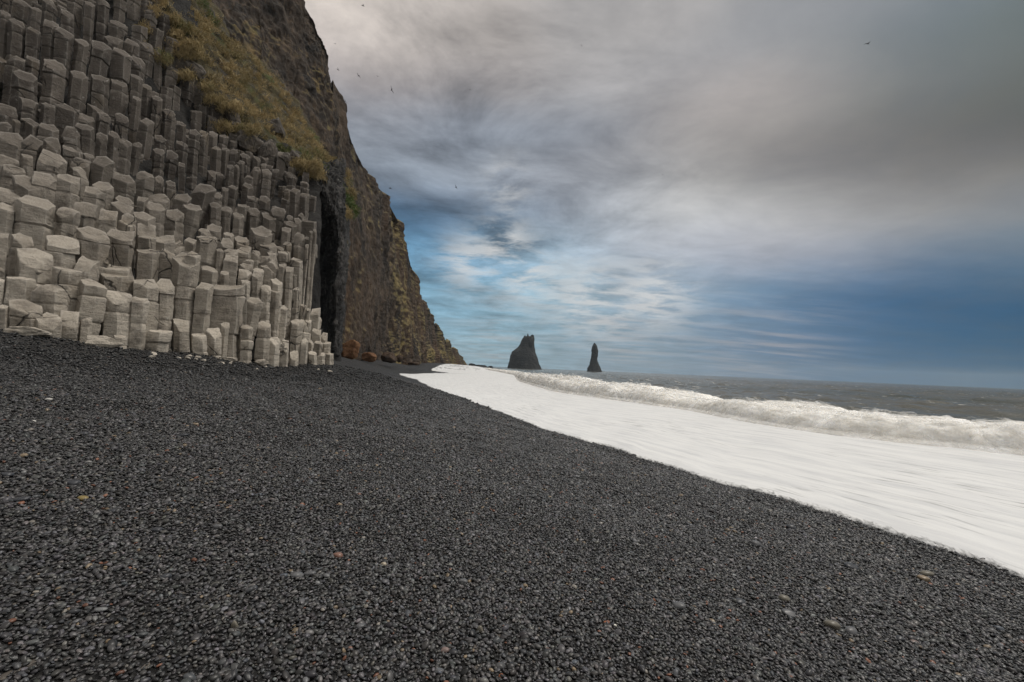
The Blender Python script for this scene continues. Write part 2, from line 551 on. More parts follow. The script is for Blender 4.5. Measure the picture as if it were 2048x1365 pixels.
def pebble_material(name, kind='INSTANCER', colour=None):
    k = material(name)
    if colour is None:
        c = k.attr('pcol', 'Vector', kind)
    else:
        c = (*colour, 1)
    oc = k.add('ShaderNodeTexCoord').outputs['Object']
    n = k.noise(oc, 3.0 if colour is None else 60.0, 5, 0.65)
    c = k.mix(k.math('MULTIPLY', k.ramp(n, 0.35, 0.7), 0.35), c, k.mix(0.55, c, (0.02, 0.02, 0.02, 1)))
    k.put(k.b.inputs['Base Color'], c)
    k.b.inputs['Roughness'].default_value = 0.38
    k.b.inputs['Specular IOR Level'].default_value = 0.42
    return k.m


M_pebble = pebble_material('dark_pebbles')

k = material('sea_water')
p = k.pos()
fo = k.attr('foam')
c = k.mix(k.ramp(k.noise(p, 0.02, 3, 0.5), 0.35, 0.65), (0.068, 0.076, 0.068, 1), (0.122, 0.114, 0.094, 1))
streak = k.noise(k.mapping(p, (1.1, 0.32, 1), (0, 0, math.radians(18))), 1.2, 7, 0.65, 0.4)
fm = k.ramp(k.math('ADD', streak, k.math('MULTIPLY', fo, 0.62)), 0.62, 0.84)
c = k.mix(fm, c, (0.72, 0.70, 0.66, 1))
k.put(k.b.inputs['Base Color'], c)
k.put(k.b.inputs['Roughness'], k.math('MULTIPLY_ADD', fm, 0.6, 0.22))
k.b.inputs['Specular IOR Level'].default_value = 0.32
k.b.inputs['IOR'].default_value = 1.33
wv = k.math('ADD', k.noise(k.mapping(p, (1.0, 0.5, 1), (0, 0, math.radians(18))), 0.7, 7, 0.65, 0.4), k.math('MULTIPLY', k.noise(p, 0.12, 4, 0.5), 1.5))
k.put(k.b.inputs['Normal'], k.bump(wv, 0.8, 0.6))
M_sea = k.m

k = material('surf_foam')
uv = k.attr('auv', 'Vector')
s1 = k.noise(k.mapping(uv, (0.35, 2.6, 1), (0, 0, math.radians(4))), 0.9, 7, 0.62, 0.25)
s2 = k.noise(k.mapping(uv, (0.8, 7.5, 1), (0, 0, math.radians(-3))), 0.9, 4, 0.55, 0.3)
s3 = k.noise(uv, 0.12, 3, 0.5)
c = k.mix(k.ramp(s1, 0.42, 0.66), (0.71, 0.71, 0.70, 1), (0.58, 0.585, 0.59, 1))
gate = k.ramp(s3, 0.42, 0.62)
c = k.mix(k.math('MULTIPLY', k.math('MULTIPLY', k.ramp(s2, 0.57, 0.68), gate), 0.8), c, (0.26, 0.26, 0.255, 1))
edge = k.attr('edge')
lace = k.noise(uv, 6.0, 6, 0.65, 0.6)
k.put(k.b.inputs['Alpha'], k.ramp(k.math('ADD', lace, k.math('MULTIPLY', edge, 1.5)), 0.50, 0.86))
k.put(k.b.inputs['Base Color'], c)
k.b.inputs['Roughness'].default_value = 0.8
k.put(k.b.inputs['Normal'], k.bump(s1, 0.25, 0.08))
M_foam = k.m

k = material('breaker_spray')
p = k.pos()
uv = k.attr('auv', 'Vector')
tb = k.noise(k.mapping(uv, (1, 1.4, 1)), 0.8, 5, 0.58, 0.6)
c = k.mix(k.ramp(tb, 0.36, 0.64), (0.80, 0.77, 0.71, 1), (0.95, 0.94, 0.915, 1))
k.put(k.b.inputs['Base Color'], c)
k.b.inputs['Roughness'].default_value = 0.9
k.put(k.b.inputs['Normal'], k.bump(k.noise(uv, 1.2, 3, 0.5, 0.5), 0.15, 0.2))
k.b.inputs['Subsurface Weight'].default_value = 0.7
k.b.inputs['Subsurface Radius'].default_value = (0.5, 0.48, 0.45)
k.b.inputs['Subsurface Scale'].default_value = 0.5
al = k.attr('dens')
nz = k.noise(k.mapping(uv, (1.2, 1.8, 1)), 1.5, 5, 0.62, 0.8)
k.put(k.b.inputs['Alpha'], k.ramp(k.math('ADD', nz, al), 0.95, 1.35))
M_spray = k.m

k = material('straw_grass')
g = k.attr('gt')
c = k.mix(g, (*lin(168, 148, 106), 1), (*lin(104, 96, 60), 1))
c = k.mix(k.ramp(g, 0.70, 0.95), c, (*lin(84, 102, 52), 1))
k.put(k.b.inputs['Base Color'], c)
k.b.inputs['Roughness'].default_value = 0.8
M_grass = k.m

k = material('turf_slope')
p = k.pos()
n = k.noise(p, 0.5, 8, 0.7)
c = k.mix(k.ramp(n, 0.35, 0.65), (*lin(58, 52, 38), 1), (*lin(98, 88, 60), 1))
c = k.mix(k.math('MULTIPLY', k.ramp(k.noise(p, 0.25, 5, 0.6), 0.52, 0.62), 0.7), c, (*lin(78, 86, 42), 1))
c = k.mix(k.ramp(k.noise(p, 0.42, 7, 0.65), 0.55, 0.60), c, (0.06, 0.054, 0.048, 1))
k.put(k.b.inputs['Base Color'], c)
k.put(k.b.inputs['Normal'], k.bump(k.noise(p, 2.5, 8, 0.7), 1.0, 0.4))
M_turf = k.m

# ------------------------------------------------------------------ beach sheet
az = np.radians(np.concatenate([np.linspace(-180, -75, 30)[:-1], np.linspace(-75, 75, 260), np.linspace(75, 180, 30)[1:]]))
rr = np.concatenate([[0.02], np.geomspace(0.3, 700, 330)])
A, R = np.meshgrid(az, rr, indexing='ij')
X = np.sin(A) * R; Y = np.cos(A) * R
Z = beach_z(X, Y)
Z = np.where(R > 450, np.minimum(Z, -4), Z)
V = np.stack([X, Y, Z], -1).reshape(-1, 3)
beach = mesh_obj('beach', V, grid_faces(len(az), len(rr))[:, ::-1], M_sand)
tag(beach, 'black shingle beach sloping from the column cliff down to the surf', 'beach', kind='structure')

# ------------------------------------------------------------------ pebbles as one mass of gravel
ga, gr = [], []
r = 0.45
while r < 34:
    g = float(np.interp(r, [0.4, 2.5, 5, 10, 20, 34], [0.0160, 0.0172, 0.023, 0.036, 0.060, 0.085]))
    a0, a1 = (-1.75, 1.75) if r < 3 else (-1.15, 1.05)
    n = int((a1 - a0) * r / g)
    ga.append(a0 + (np.arange(n) + rng.uniform(-0.5, 0.5, n)) / n * (a1 - a0)); gr.append(np.c_[np.full(n, r) + rng.uniform(-0.5, 0.5, n) * g, np.full(n, g)])
    r += g * 0.95
ga = np.concatenate(ga); gr = np.concatenate(gr)
gx = np.sin(ga) * gr[:, 0]; gy = np.cos(ga) * gr[:, 0]; gg = gr[:, 1]
dW, _ = seg_dist(np.c_[gx, gy], WL)
dB, _ = seg_dist(np.c_[gx, gy], WB[:, :2])
keep = (dW < 0.25) & (dB > -0.8)
gx, gy, gg, dW, dB = gx[keep], gy[keep], gg[keep], dW[keep], dB[keep]
N = len(gx)
# the sand gets finer up towards the cliff, its darkening partly painted shade
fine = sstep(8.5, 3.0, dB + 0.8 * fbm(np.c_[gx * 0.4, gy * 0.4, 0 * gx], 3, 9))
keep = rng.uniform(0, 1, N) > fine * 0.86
gx, gy, gg, dW, dB, fine = (q[keep] for q in (gx, gy, gg, dW, dB, fine))
N = len(gx)
patchy = fbm(np.c_[gx * 0.9, gy * 0.9, 0 * gx], 3, 21)
L = gg * np.exp(rng.normal(0, 0.30, N)) * (0.50 + 0.07 * patchy)
bigm = rng.uniform(0, 1, N) < 0.045 * (1 + 1.4 * patchy)
L = np.where(bigm, L * rng.uniform(1.4, 2.0, N), L)
L = np.minimum(L, np.maximum(gg * 1.15, 0.02))
gz = beach_z(gx, gy)
scl = np.c_[L, L * rng.uniform(0.58, 0.90, N), L * rng.uniform(0.38, 0.62, N)]
gz = gz + scl[:, 2] * rng.uniform(0.2, 0.8, N) + 0.35 * gg * rng.uniform(0, 1, N)
rot = np.c_[rng.normal(0, 0.35, N), rng.normal(0, 0.35, N), rng.uniform(0, 6.283, N)]
lum = np.exp(rng.normal(math.log(0.036), 0.62, N))
lum = np.where(rng.uniform(0, 1, N) < 0.02, lum * 2.6, lum)
tint = np.c_[rng.normal(1.0, 0.05, N), np.full(N, 0.97), rng.normal(0.97, 0.06, N)]
pc = lum[:, None] * tint
red = rng.uniform(0, 1, N)
pc[red < 0.008] = np.array([0.17, 0.075, 0.045]) * rng.uniform(0.5, 1.2, ((red < 0.008).sum(), 1))
m = (red > 0.008) & (red < 0.016); pc[m] = np.array([0.20, 0.15, 0.095]) * rng.uniform(0.5, 1.3, (m.sum(), 1))
m = (red > 0.016) & (red < 0.019); pc[m] = np.array([0.32, 0.29, 0.25]) * rng.uniform(0.7, 1.2, (m.sum(), 1))
pc[bigm] = np.minimum(lum[bigm], 0.055)[:, None] * tint[bigm]
pc = np.where(pc.mean(1, keepdims=True) > 0.16, pc * 0.6, pc)
pc *= ((1 - 0.6 * fine) * (0.36 + 0.84 * sstep(4, 16, dB + 1.5 * patchy)) * (1 - 0.5 * sstep(-0.9, -0.05, dW + 0.3 * patchy)))[:, None]  # cliff shade painted into the pebble colour, open middle lightened; wet along the swash
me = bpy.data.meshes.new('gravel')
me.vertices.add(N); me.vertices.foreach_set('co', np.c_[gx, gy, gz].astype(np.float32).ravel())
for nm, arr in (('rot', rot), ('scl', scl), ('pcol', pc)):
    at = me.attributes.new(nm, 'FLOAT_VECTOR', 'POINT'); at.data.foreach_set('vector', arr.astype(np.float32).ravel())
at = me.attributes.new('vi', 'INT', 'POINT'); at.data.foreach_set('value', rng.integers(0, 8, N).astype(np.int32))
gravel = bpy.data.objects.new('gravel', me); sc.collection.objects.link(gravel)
tag(gravel, 'dark rounded wet pebbles covering the whole beach in front', 'gravel', kind='stuff')
ng = bpy.data.node_groups.new('gravel', 'GeometryNodeTree')
ng.interface.new_socket('Geometry', in_out='INPUT', socket_type='NodeSocketGeometry')
ng.interface.new_socket('Geometry', in_out='OUTPUT', socket_type='NodeSocketGeometry')
gn = ng.nodes; gl = ng.links
gi = gn.new('NodeGroupInput'); go = gn.new('NodeGroupOutput')
joi = gn.new('GeometryNodeJoinGeometry')
for v in range(8):
    ico = gn.new('GeometryNodeMeshIcoSphere'); ico.inputs['Radius'].default_value = 1.0; ico.inputs['Subdivisions'].default_value = 3
    ps = gn.new('GeometryNodeInputPosition')
    nz = gn.new('ShaderNodeTexNoise'); nz.noise_dimensions = '4D'; nz.inputs['W'].default_value = v * 3.7 + 0.4
    nz.inputs['Scale'].default_value = 0.75; nz.inputs['Detail'].default_value = 1.5
    gl.new(ps.outputs[0], nz.inputs['Vector'])
    sb = gn.new('ShaderNodeVectorMath'); sb.operation = 'SUBTRACT'; gl.new(nz.outputs['Color'], sb.inputs[0]); sb.inputs[1].default_value = (0.5, 0.5, 0.5)
    ms = gn.new('ShaderNodeVectorMath'); ms.operation = 'SCALE'; gl.new(sb.outputs[0], ms.inputs[0]); ms.inputs['Scale'].default_value = 0.75
    sp_ = gn.new('GeometryNodeSetPosition'); gl.new(ico.outputs['Mesh'], sp_.inputs['Geometry']); gl.new(ms.outputs[0], sp_.inputs['Offset'])
    sm = gn.new('GeometryNodeSetShadeSmooth'); gl.new(sp_.outputs[0], sm.inputs['Geometry'])
    stm = gn.new('GeometryNodeSetMaterial'); stm.inputs['Material'].default_value = M_pebble; gl.new(sm.outputs[0], stm.inputs['Geometry'])
    g2 = gn.new('GeometryNodeGeometryToInstance'); gl.new(stm.outputs[0], g2.inputs[0])
    gl.new(g2.outputs[0], joi.inputs[0])
iop = gn.new('GeometryNodeInstanceOnPoints')
gl.new(gi.outputs[0], iop.inputs['Points']); gl.new(joi.outputs[0], iop.inputs['Instance'])
iop.inputs['Pick Instance'].default_value = True


def named(nm, typ):
    nd = gn.new('GeometryNodeInputNamedAttribute'); nd.data_type = typ; nd.inputs[0].default_value = nm
    return nd.outputs[0]


gl.new(named('vi', 'INT'), iop.inputs['Instance Index'])
gl.new(named('rot', 'FLOAT_VECTOR'), iop.inputs['Rotation'])
gl.new(named('scl', 'FLOAT_VECTOR'), iop.inputs['Scale'])
gl.new(iop.outputs[0], go.inputs[0])
md = gravel.modifiers.new('pebbles', 'NODES'); md.node_group = ng

# ------------------------------------------------------------------ single stones and boulders
_ico = {}


def ico(sub):
    if sub not in _ico:
        import bmesh
        bm = bmesh.new(); bmesh.ops.create_icosphere(bm, subdivisions=sub, radius=1.0)
        V = np.array([v.co[:] for v in bm.verts]); Fc = np.array([[v.index for v in f.verts] for f in bm.faces])
        bm.free(); _ico[sub] = (V, Fc)
    return _ico[sub]


def stone(name, c, rad, mat, seed, sub=4, rough=0.18, cuts=0, boxy=0.0, rotz=0.0, tilt=(0, 0), freq=1.0, fine=0.03, smooth=True, parent=None, tint=0.5):
    V, Fc = ico(sub); V = V.copy()
    r_ = np.random.default_rng(seed)
    if boxy:
        m_ = np.abs(V).max(1, keepdims=True)
        V = V * (1 - boxy) + V / m_ * boxy
    for _ in range(cuts):
        n = r_.normal(size=3); n /= np.linalg.norm(n); d = r_.uniform(0.55, 0.85)
        e = np.maximum(V @ n - d, 0); V = V - e[:, None] * n * 0.92
    V = V * (1 + rough * fbm(V * freq + seed * 7.3, 3, seed)[:, None] + fine * fbm(V * 5 + seed, 4, seed + 3)[:, None])
    V = V * np.asarray(rad)
    e = Matrix.Rotation(rotz, 3, 'Z') @ Matrix.Rotation(tilt[0], 3, 'X') @ Matrix.Rotation(tilt[1], 3, 'Y')
    V = V @ np.array(e).T
    o = mesh_obj(name, V, Fc, mat, smooth=smooth, attrs={'tint': np.full(len(V), tint)}, parent=parent)
    o.location = tuple(c)
    return o


def ground_hit(px, py):
    d = ray(px, py)
    lo = 0.3
    ys = np.geomspace(0.6, 200, 900)
    P = EYE + d[None] * ys[:, None]
    h = P[:, 2] - beach_z(P[:, 0], P[:, 1])
    i = int(np.argmax(h < 0))
    return P[i]


PCOL = {'red': (0.20, 0.105, 0.075), 'cream': (0.42, 0.36, 0.27), 'grey': (0.105, 0.105, 0.108), 'dark': (0.042, 0.044, 0.050), 'olive': (0.15, 0.135, 0.105),
        'pink': (0.20, 0.145, 0.13), 'tan': (0.25, 0.19, 0.125), 'orange': (0.30, 0.11, 0.05), 'yellow': (0.22, 0.165, 0.06), 'white': (0.55, 0.53, 0.49), 'blue': (0.075, 0.085, 0.10)}
M_p = {n: pebble_material(n + '_pebble', colour=c) for n, c in PCOL.items()}
# photo x, y, width px, aspect (height/width as seen), colour, label
PEB = [
    (675, 1116, 21, .7, 'red', 'reddish brown oval pebble, largest red one on the near gravel'),
    (767, 1132, 12, .6, 'cream', 'small cream pebble just right of the large reddish brown one'),
    (619, 1153, 25, .5, 'grey', 'smooth light grey oval pebble, right one of a touching grey pair'),
    (594, 1156, 24, .4, 'grey', 'flatter grey pebble touching the left end of a smooth grey oval one'),
    (566, 1157, 17, .8, 'blue', 'blue grey round pebble at the left end of the row of grey stones'),
    (434, 1058, 18, .8, 'grey', 'rounded pale grey pebble alone among fine dark gravel'),
    (470, 1258, 17, 1.3, 'olive', 'greenish grey tall pebble tilted upright near the bottom'),
    (722, 1259, 19, .7, 'grey', 'slanted light grey pebble lower left of centre'),
    (960, 1266, 15, 1.8, 'olive', 'upright olive tan pebble standing on its end'),
    (890, 1305, 17, .7, 'pink', 'pinkish flat pebble left below the upright olive tan one'),
    (879, 1347, 18, 1.0, 'grey', 'big round grey pebble at the bottom edge below the pinkish one'),
    (926, 1168, 17, .6, 'grey', 'pale grey flat pebble above the upright olive tan one'),
    (1009, 1219, 12, .7, 'pink', 'small pinkish beige pebble upper right of the upright olive one'),
    (795, 1301, 16, .8, 'grey', 'mid grey pebble with a flat top left of the pinkish one'),
    (699, 1300, 11, .9, 'red', 'small dull red round pebble near the bottom'),
    (1002, 1355, 11, 1.0, 'orange', 'small bright orange red pebble at the bottom edge'),
    (506, 1181, 18, .8, 'dark', 'dark bluish pebble below the row of three grey stones'),
    (434, 1057 + 200, 10, .7, 'dark', 'small dark pebble left of the tall greenish grey one'),
    (434 + 0, 1058 - 1, 0, .8, 'grey', ''),
    (343, 1014, 16, .8, 'blue', 'blue grey oval pebble high on the left gravel'),
    (166, 1001, 19, .4, 'yellow', 'flat mustard yellow pebble on the left gravel'),
    (391, 852, 13, .5, 'tan', 'small tan flat pebble on the upper left gravel'),
    (366, 875, 18, .3, 'dark', 'thin flat dark pebble below the small tan one'),
    (516, 993, 15, .5, 'blue', 'blue grey flat pebble on the middle left gravel'),
    (147, 972, 27, .5, 'dark', 'wide dark flat pebble above the mustard yellow one'),
    (12, 955, 24, .4, 'dark', 'flat black pebble at the left edge of the picture'),
    (42, 1005, 29, .35, 'dark', 'long flat dark pebble left of the mustard yellow one'),
    (68, 845, 8, .7, 'white', 'tiny white round pebble far up on the left sand'),
    (640, 780, 8, .5, 'tan', 'tiny orange tan pebble below the corner of the columns'),
    (97, 802, 12, .35, 'white', 'flat whitish chip on the dark upper left sand'),
    (167, 873, 18, .7, 'dark', 'rounded dark pebble on the far left gravel'),
    (313, 1064, 20, .5, 'dark', 'dark flat oval pebble below the blue grey oval one'),
    (226, 1027, 17, .6, 'dark', 'dark oval pebble right of the mustard yellow one'),
    (1358, 1219, 25, .7, 'grey', 'large light grey oval pebble right of centre near the bottom'),
    (1398, 1219, 10, 1.4, 'grey', 'small upright grey pebble next to a large light grey oval'),
    (1568, 1203, 22, .9, 'olive', 'angular greenish grey pebble with a pointed end'),
    (1578, 1233, 25, .5, 'grey', 'long grey pebble under the angular greenish grey one'),
    (1664, 1258, 30, .8, 'olive', 'largest dark olive stone on the right gravel'),
    (1702, 1270, 26, .6, 'grey', 'grey oval stone touching the largest dark olive one'),
    (1800, 1284, 19, .9, 'dark', 'dark bluish block shaped pebble right of the largest olive stone'),
    (1829, 1290, 16, .6, 'pink', 'pinkish tan pebble beside a dark bluish block shaped one'),
    (1853, 1153, 24, .5, 'olive', 'long dark olive stone near the edge of the foam'),
    (1848, 1163, 25, .4, 'tan', 'long tan grey stone just below a dark olive one near the foam'),
    (1512, 1093, 20, .9, 'grey', 'rounded light grey stone on the upper right gravel'),
    (1418, 1041, 16, .6, 'grey', 'pale grey flat stone on the gravel below the foam edge'),
    (1679, 1152, 9, .7, 'orange', 'tiny bright orange red pebble on the right gravel'),
    (1310, 1203, 9, 1.0, 'orange', 'tiny orange brown pebble left of the large light grey oval'),
    (1212, 1249, 11, .9, 'orange', 'reddish orange pebble between grey stones right of centre'),
    (1702, 1139, 25, .4, 'dark', 'flat dark stone left of the long olive one near the foam'),
    (1583, 1060, 18, .6, 'dark', 'dark rounded stone on the gravel close to the foam'),
    (1998, 1262, 17, .8, 'blue', 'blue grey pebble near the right edge of the picture'),
    (1480, 1209, 22, .4, 'dark', 'long black pebble between two grey stones right of centre'),
    (330, 1160, 22, .6, 'dark', 'dark smooth pebble on the lower left gravel'),
    (65, 1270, 22, .8, 'dark', 'round dark pebble in the lower left corner'),
    (1150, 1330, 16, .7, 'blue', 'dark blue grey pebble on the bottom edge right of centre'),
]
for i, (px, py, wd, asp, cn, lab) in enumerate(PEB):
    if wd == 0: continue
    P = ground_hit(px, py)
    dist = np.linalg.norm(P - EYE)
    a = wd / F * P[1] * 0.5 * 1.02
    tall = max(0.35, min(asp, 1.2))
    o = stone('pebble', (P[0], P[1], P[2] + a * 0.42), (a, a * (0.75 if asp < 1.2 else 0.6), a * (0.42 if asp < 0.6 else (0.62 if asp < 1.2 else 1.3))), M_p[cn], 100 + i, 3, 0.16, 1, 0.1,
              rng.uniform(-0.5, 0.5), (rng.uniform(-.2, .2), rng.uniform(-.2, .2)), 0.9, 0.0)
    tag(o, lab, 'pebble', 'single pebbles that stand out on the black gravel')

# ------------------------------------------------------------------ column cliff
dpt = [(-260, 650, 11.0), (0, 660, 12.0), (90, 676, 12.5), (180, 690, 13.5), (290, 702, 15.0), (400, 711, 17.0), (560, 735, 21.0), (668, 731, 25.0),
       (0, 470, 14.2), (160, 480, 15.5), (320, 520, 17.8), (450, 560, 19.8), (560, 600, 22.5), (630, 620, 25.6),
       (0, 300, 16.8), (170, 330, 18.6), (300, 370, 21.0), (450, 430, 24.0), (560, 460, 25.6), (632, 450, 27.2),
       (0, 130, 19.8), (170, 170, 22.0), (300, 240, 24.8), (430, 310, 27.8), (560, 360, 29.5), (625, 370, 30.0),
       (0, 0, 23.0), (180, 0, 25.5), (330, 0, 29.5), (430, 195, 30.5), (520, 268, 31.0), (600, 318, 32.0),
       (-260, 300, 15.0), (-260, 0, 20.0), (-100, -150, 25.0), (330, -120, 33)]
_dt = TPS([(a, b) for a, b, c in dpt], [c for a, b, c in dpt], 1e-3)


def D(px, py):
    return _dt(np.stack([np.asarray(px, float), np.asarray(py, float)], -1))


crops = {'A': (0, 440, .2052), 'B': (330, 440, .2344), 'C': (0, 200, .2052), 'D': (330, 230, .1979), 'E': (0, 0, .3418)}
# visible columns: left, right, front edge of the top, foot, back edge of the top
COLS = {
 'A': [(-40,90,870,1060,830),(45,430,900,1060,830),(330,575,990,1150,945),(580,800,960,1180,900),(770,900,975,1190,950),(745,1060,650,1130,615),(990,1305,720,1140,700),
  (1260,1460,810,1240,770),(1100,1240,1150,1240,1140),(1415,1700,1095,1300,1085),(1270,1535,620,1080,595),(1500,1700,690,1080,595),(335,655,670,940,635),(40,345,580,820,555),
  (-60,50,600,830,585),(510,830,500,890,475),(705,965,440,620,405),(120,530,380,600,320),(410,775,275,480,185),(-60,100,170,600,145),(95,345,220,330,150),(735,1060,180,500,80),
  (950,1285,555,690,530),(970,1275,490,540,470),(1055,1330,200,500,130),(1325,1565,320,600,300),(1560,1700,350,600,315),(1340,1520,180,300,165),(150,540,-130,200,-170),
  (540,780,-70,190,-110),(-60,150,-100,150,-130),(1160,1330,60,150,25),(1310,1555,130,180,65),(1510,1720,230,310,165)],
 'B': [(75,290,400,870,300),(50,215,890,1000,870),(170,300,320,900,270),(270,405,590,980,545),(385,660,600,1150,560),(220,370,1000,1150,985),(345,485,960,1170,935),(470,550,900,1170,880),
  (610,750,930,1190,920),(690,830,710,1150,665),(770,910,920,1160,895),(880,985,1030,1250,1010),(975,1060,1090,1255,1040),(815,905,610,890,570),(895,985,620,1000,600),
  (900,1000,550,1000,515),(735,830,490,700,450),(640,720,540,930,520),(975,1045,770,1040,735),(1015,1100,430,1030,400),(970,1035,400,730,375),(1085,1155,600,870,580),
  (1070,1180,890,1130,860),(1150,1205,740,850,720),(500,640,360,510,325),(290,465,440,540,410),(465,550,470,560,440),(265,440,170,410,150),(430,500,270,420,245),(620,745,460,540,430),
  (740,850,450,480,425),(820,930,410,480,390),(890,975,380,520,355),(1095,1125,480,590,460),(1130,1175,500,600,480),(1140,1170,420,500,400),(1060,1195,360,700,340),
  (1195,1230,230,730,215),(1230,1262,110,740,95),(1262,1295,100,760,85),(1190,1250,170,350,150),(1080,1195,180,340,120),(985,1085,105,160,80),(1020,1130,60,110,20),(735,920,140,200,80),
  (585,720,190,210,140),(500,590,140,190,110),(465,580,210,240,170),(490,635,290,330,255),(585,740,290,330,240),(600,740,220,260,205),(640,765,350,400,330),(640,745,400,440,380),
  (735,820,290,320,265),(800,955,230,260,200),(790,900,330,360,310),(870,955,310,360,285),(950,1060,290,340,275),(1000,1085,220,310,195),(950,1015,250,270,235),(1160,1220,1060,1220,1005),
  (1150,1255,880,1000,840),(1240,1325,800,900,765),(1250,1330,960,1040,930),(1215,1290,1150,1240,1130),(1290,1370,1160,1245,1140),(1350,1440,1150,1220,1130),(1270,1340,1060,1150,1040),
  (1330,1420,1060,1130,1040),(1220,1270,1050,1150,1030),(1055,1145,1160,1240,1130),(1205,1240,780,1000,760),(1330,1390,990,1080,960)],
 'C': [(-60,235,400,560,330),(-40,120,280,340,150),(115,195,205,310,195),(180,385,20,200,0),(-60,180,110,150,60),(220,430,450,560,320),(430,600,440,700,360),(340,665,600,780,525),
  (600,800,500,590,470),(200,340,570,740,550),(-60,195,575,690,555),(0,265,700,790,670),(105,435,870,1040,780),(265,545,800,1020,745),(545,805,800,1040,760),(665,900,620,720,580),
  (670,880,700,820,680),(890,1110,650,860,540),(800,920,560,620,520),(805,1030,920,1080,870),(885,1115,880,940,825),(1085,1310,800,930,735),(1310,1505,740,950,700),(1430,1640,1000,1080,925),
  (1320,1450,990,1110,960),(1110,1310,1010,1050,945),(-60,210,960,1040,880),(-60,170,1060,1220,1040),(700,945,1090,1250,1010),(945,1165,1130,1290,1085),(1100,1310,1060,1150,1020),
  (1280,1500,1160,1230,1100),(1400,1610,1080,1190,1035),(1165,1335,1200,1290,1130),(720,925,290,510,240),(575,805,360,480,280),(390,575,300,400,240),(205,385,240,320,190),(390,545,60,240,40),
  (550,770,100,290,80),(940,1095,170,300,140),(1100,1265,200,370,150),(1360,1500,240,500,160),(1580,1710,150,400,60),(1480,1590,0,300,-20),(1140,1290,420,570,390),(1290,1400,460,600,420),
  (1045,1160,360,550,300),(930,1055,380,500,340),(1485,1610,530,650,470),(1500,1620,400,520,320),(1281,1380,0,350,-20),(1505,1600,790,930,740),(1600,1720,870,1000,800)],
 'D': [(75,280,870,1060,815),(190,370,960,1170,920),(280,500,780,1150,705),(0,110,720,980,660),(0,185,1040,1170,970),(430,560,940,1120,895),(560,690,980,1110,950),(680,790,1040,1140,1000),
  (720,840,930,1110,900),(830,960,1000,1150,950),(970,1110,1050,1180,1000),(1080,1225,1000,1220,950),(830,945,860,980,830),(940,1055,880,990,820),(650,740,750,900,720),(570,650,770,910,740),
  (470,575,840,900,800),(785,900,740,830,700),(620,700,540,710,510),(700,750,530,700,510),(730,810,490,680,470),(750,860,440,610,400),(650,740,380,500,350),(570,650,360,490,340),(475,570,350,560,335),
  (870,970,560,770,545),(970,1080,600,820,560),(1080,1160,570,820,555),(800,900,630,740,615),(240,350,200,620,140),(110,220,110,310,80),(0,110,30,260,0),(100,240,310,580,270),(340,440,200,560,170),
  (0,130,430,500,380),(125,215,520,670,500),(437,540,210,330,190),(538,640,230,330,210),(1130,1250,400,500,380),(1270,1360,790,980,730),(1360,1450,830,950,800),(1300,1380,1090,1160,1060),
  (1380,1530,1080,1150,1060),(1220,1300,1050,1120,1030)],
 'E': [(50,160,150,350,130),(245,345,30,140,0),(250,350,150,370,130),(325,440,210,440,180),(440,525,260,430,240),(525,655,290,470,240),(650,765,320,500,300),(765,855,370,470,350),(635,740,150,230,135),
  (605,725,240,300,225),(555,640,20,200,0),(490,555,30,180,10),(390,490,-20,130,-40),(350,440,90,200,50),(170,245,60,280,45),(70,175,30,130,10),(-10,65,-40,80,-60),(160,240,190,350,175),(730,820,260,360,245),
  (-10,70,90,330,70),(245,390,400,470,365),(400,520,460,540,430),(70,230,470,560,430),(150,240,360,420,345),(40,150,350,450,335),(525,640,470,570,455),(640,750,500,640,480),(760,835,460,760,445),
  (830,890,520,670,500),(880,950,590,770,560)],
}


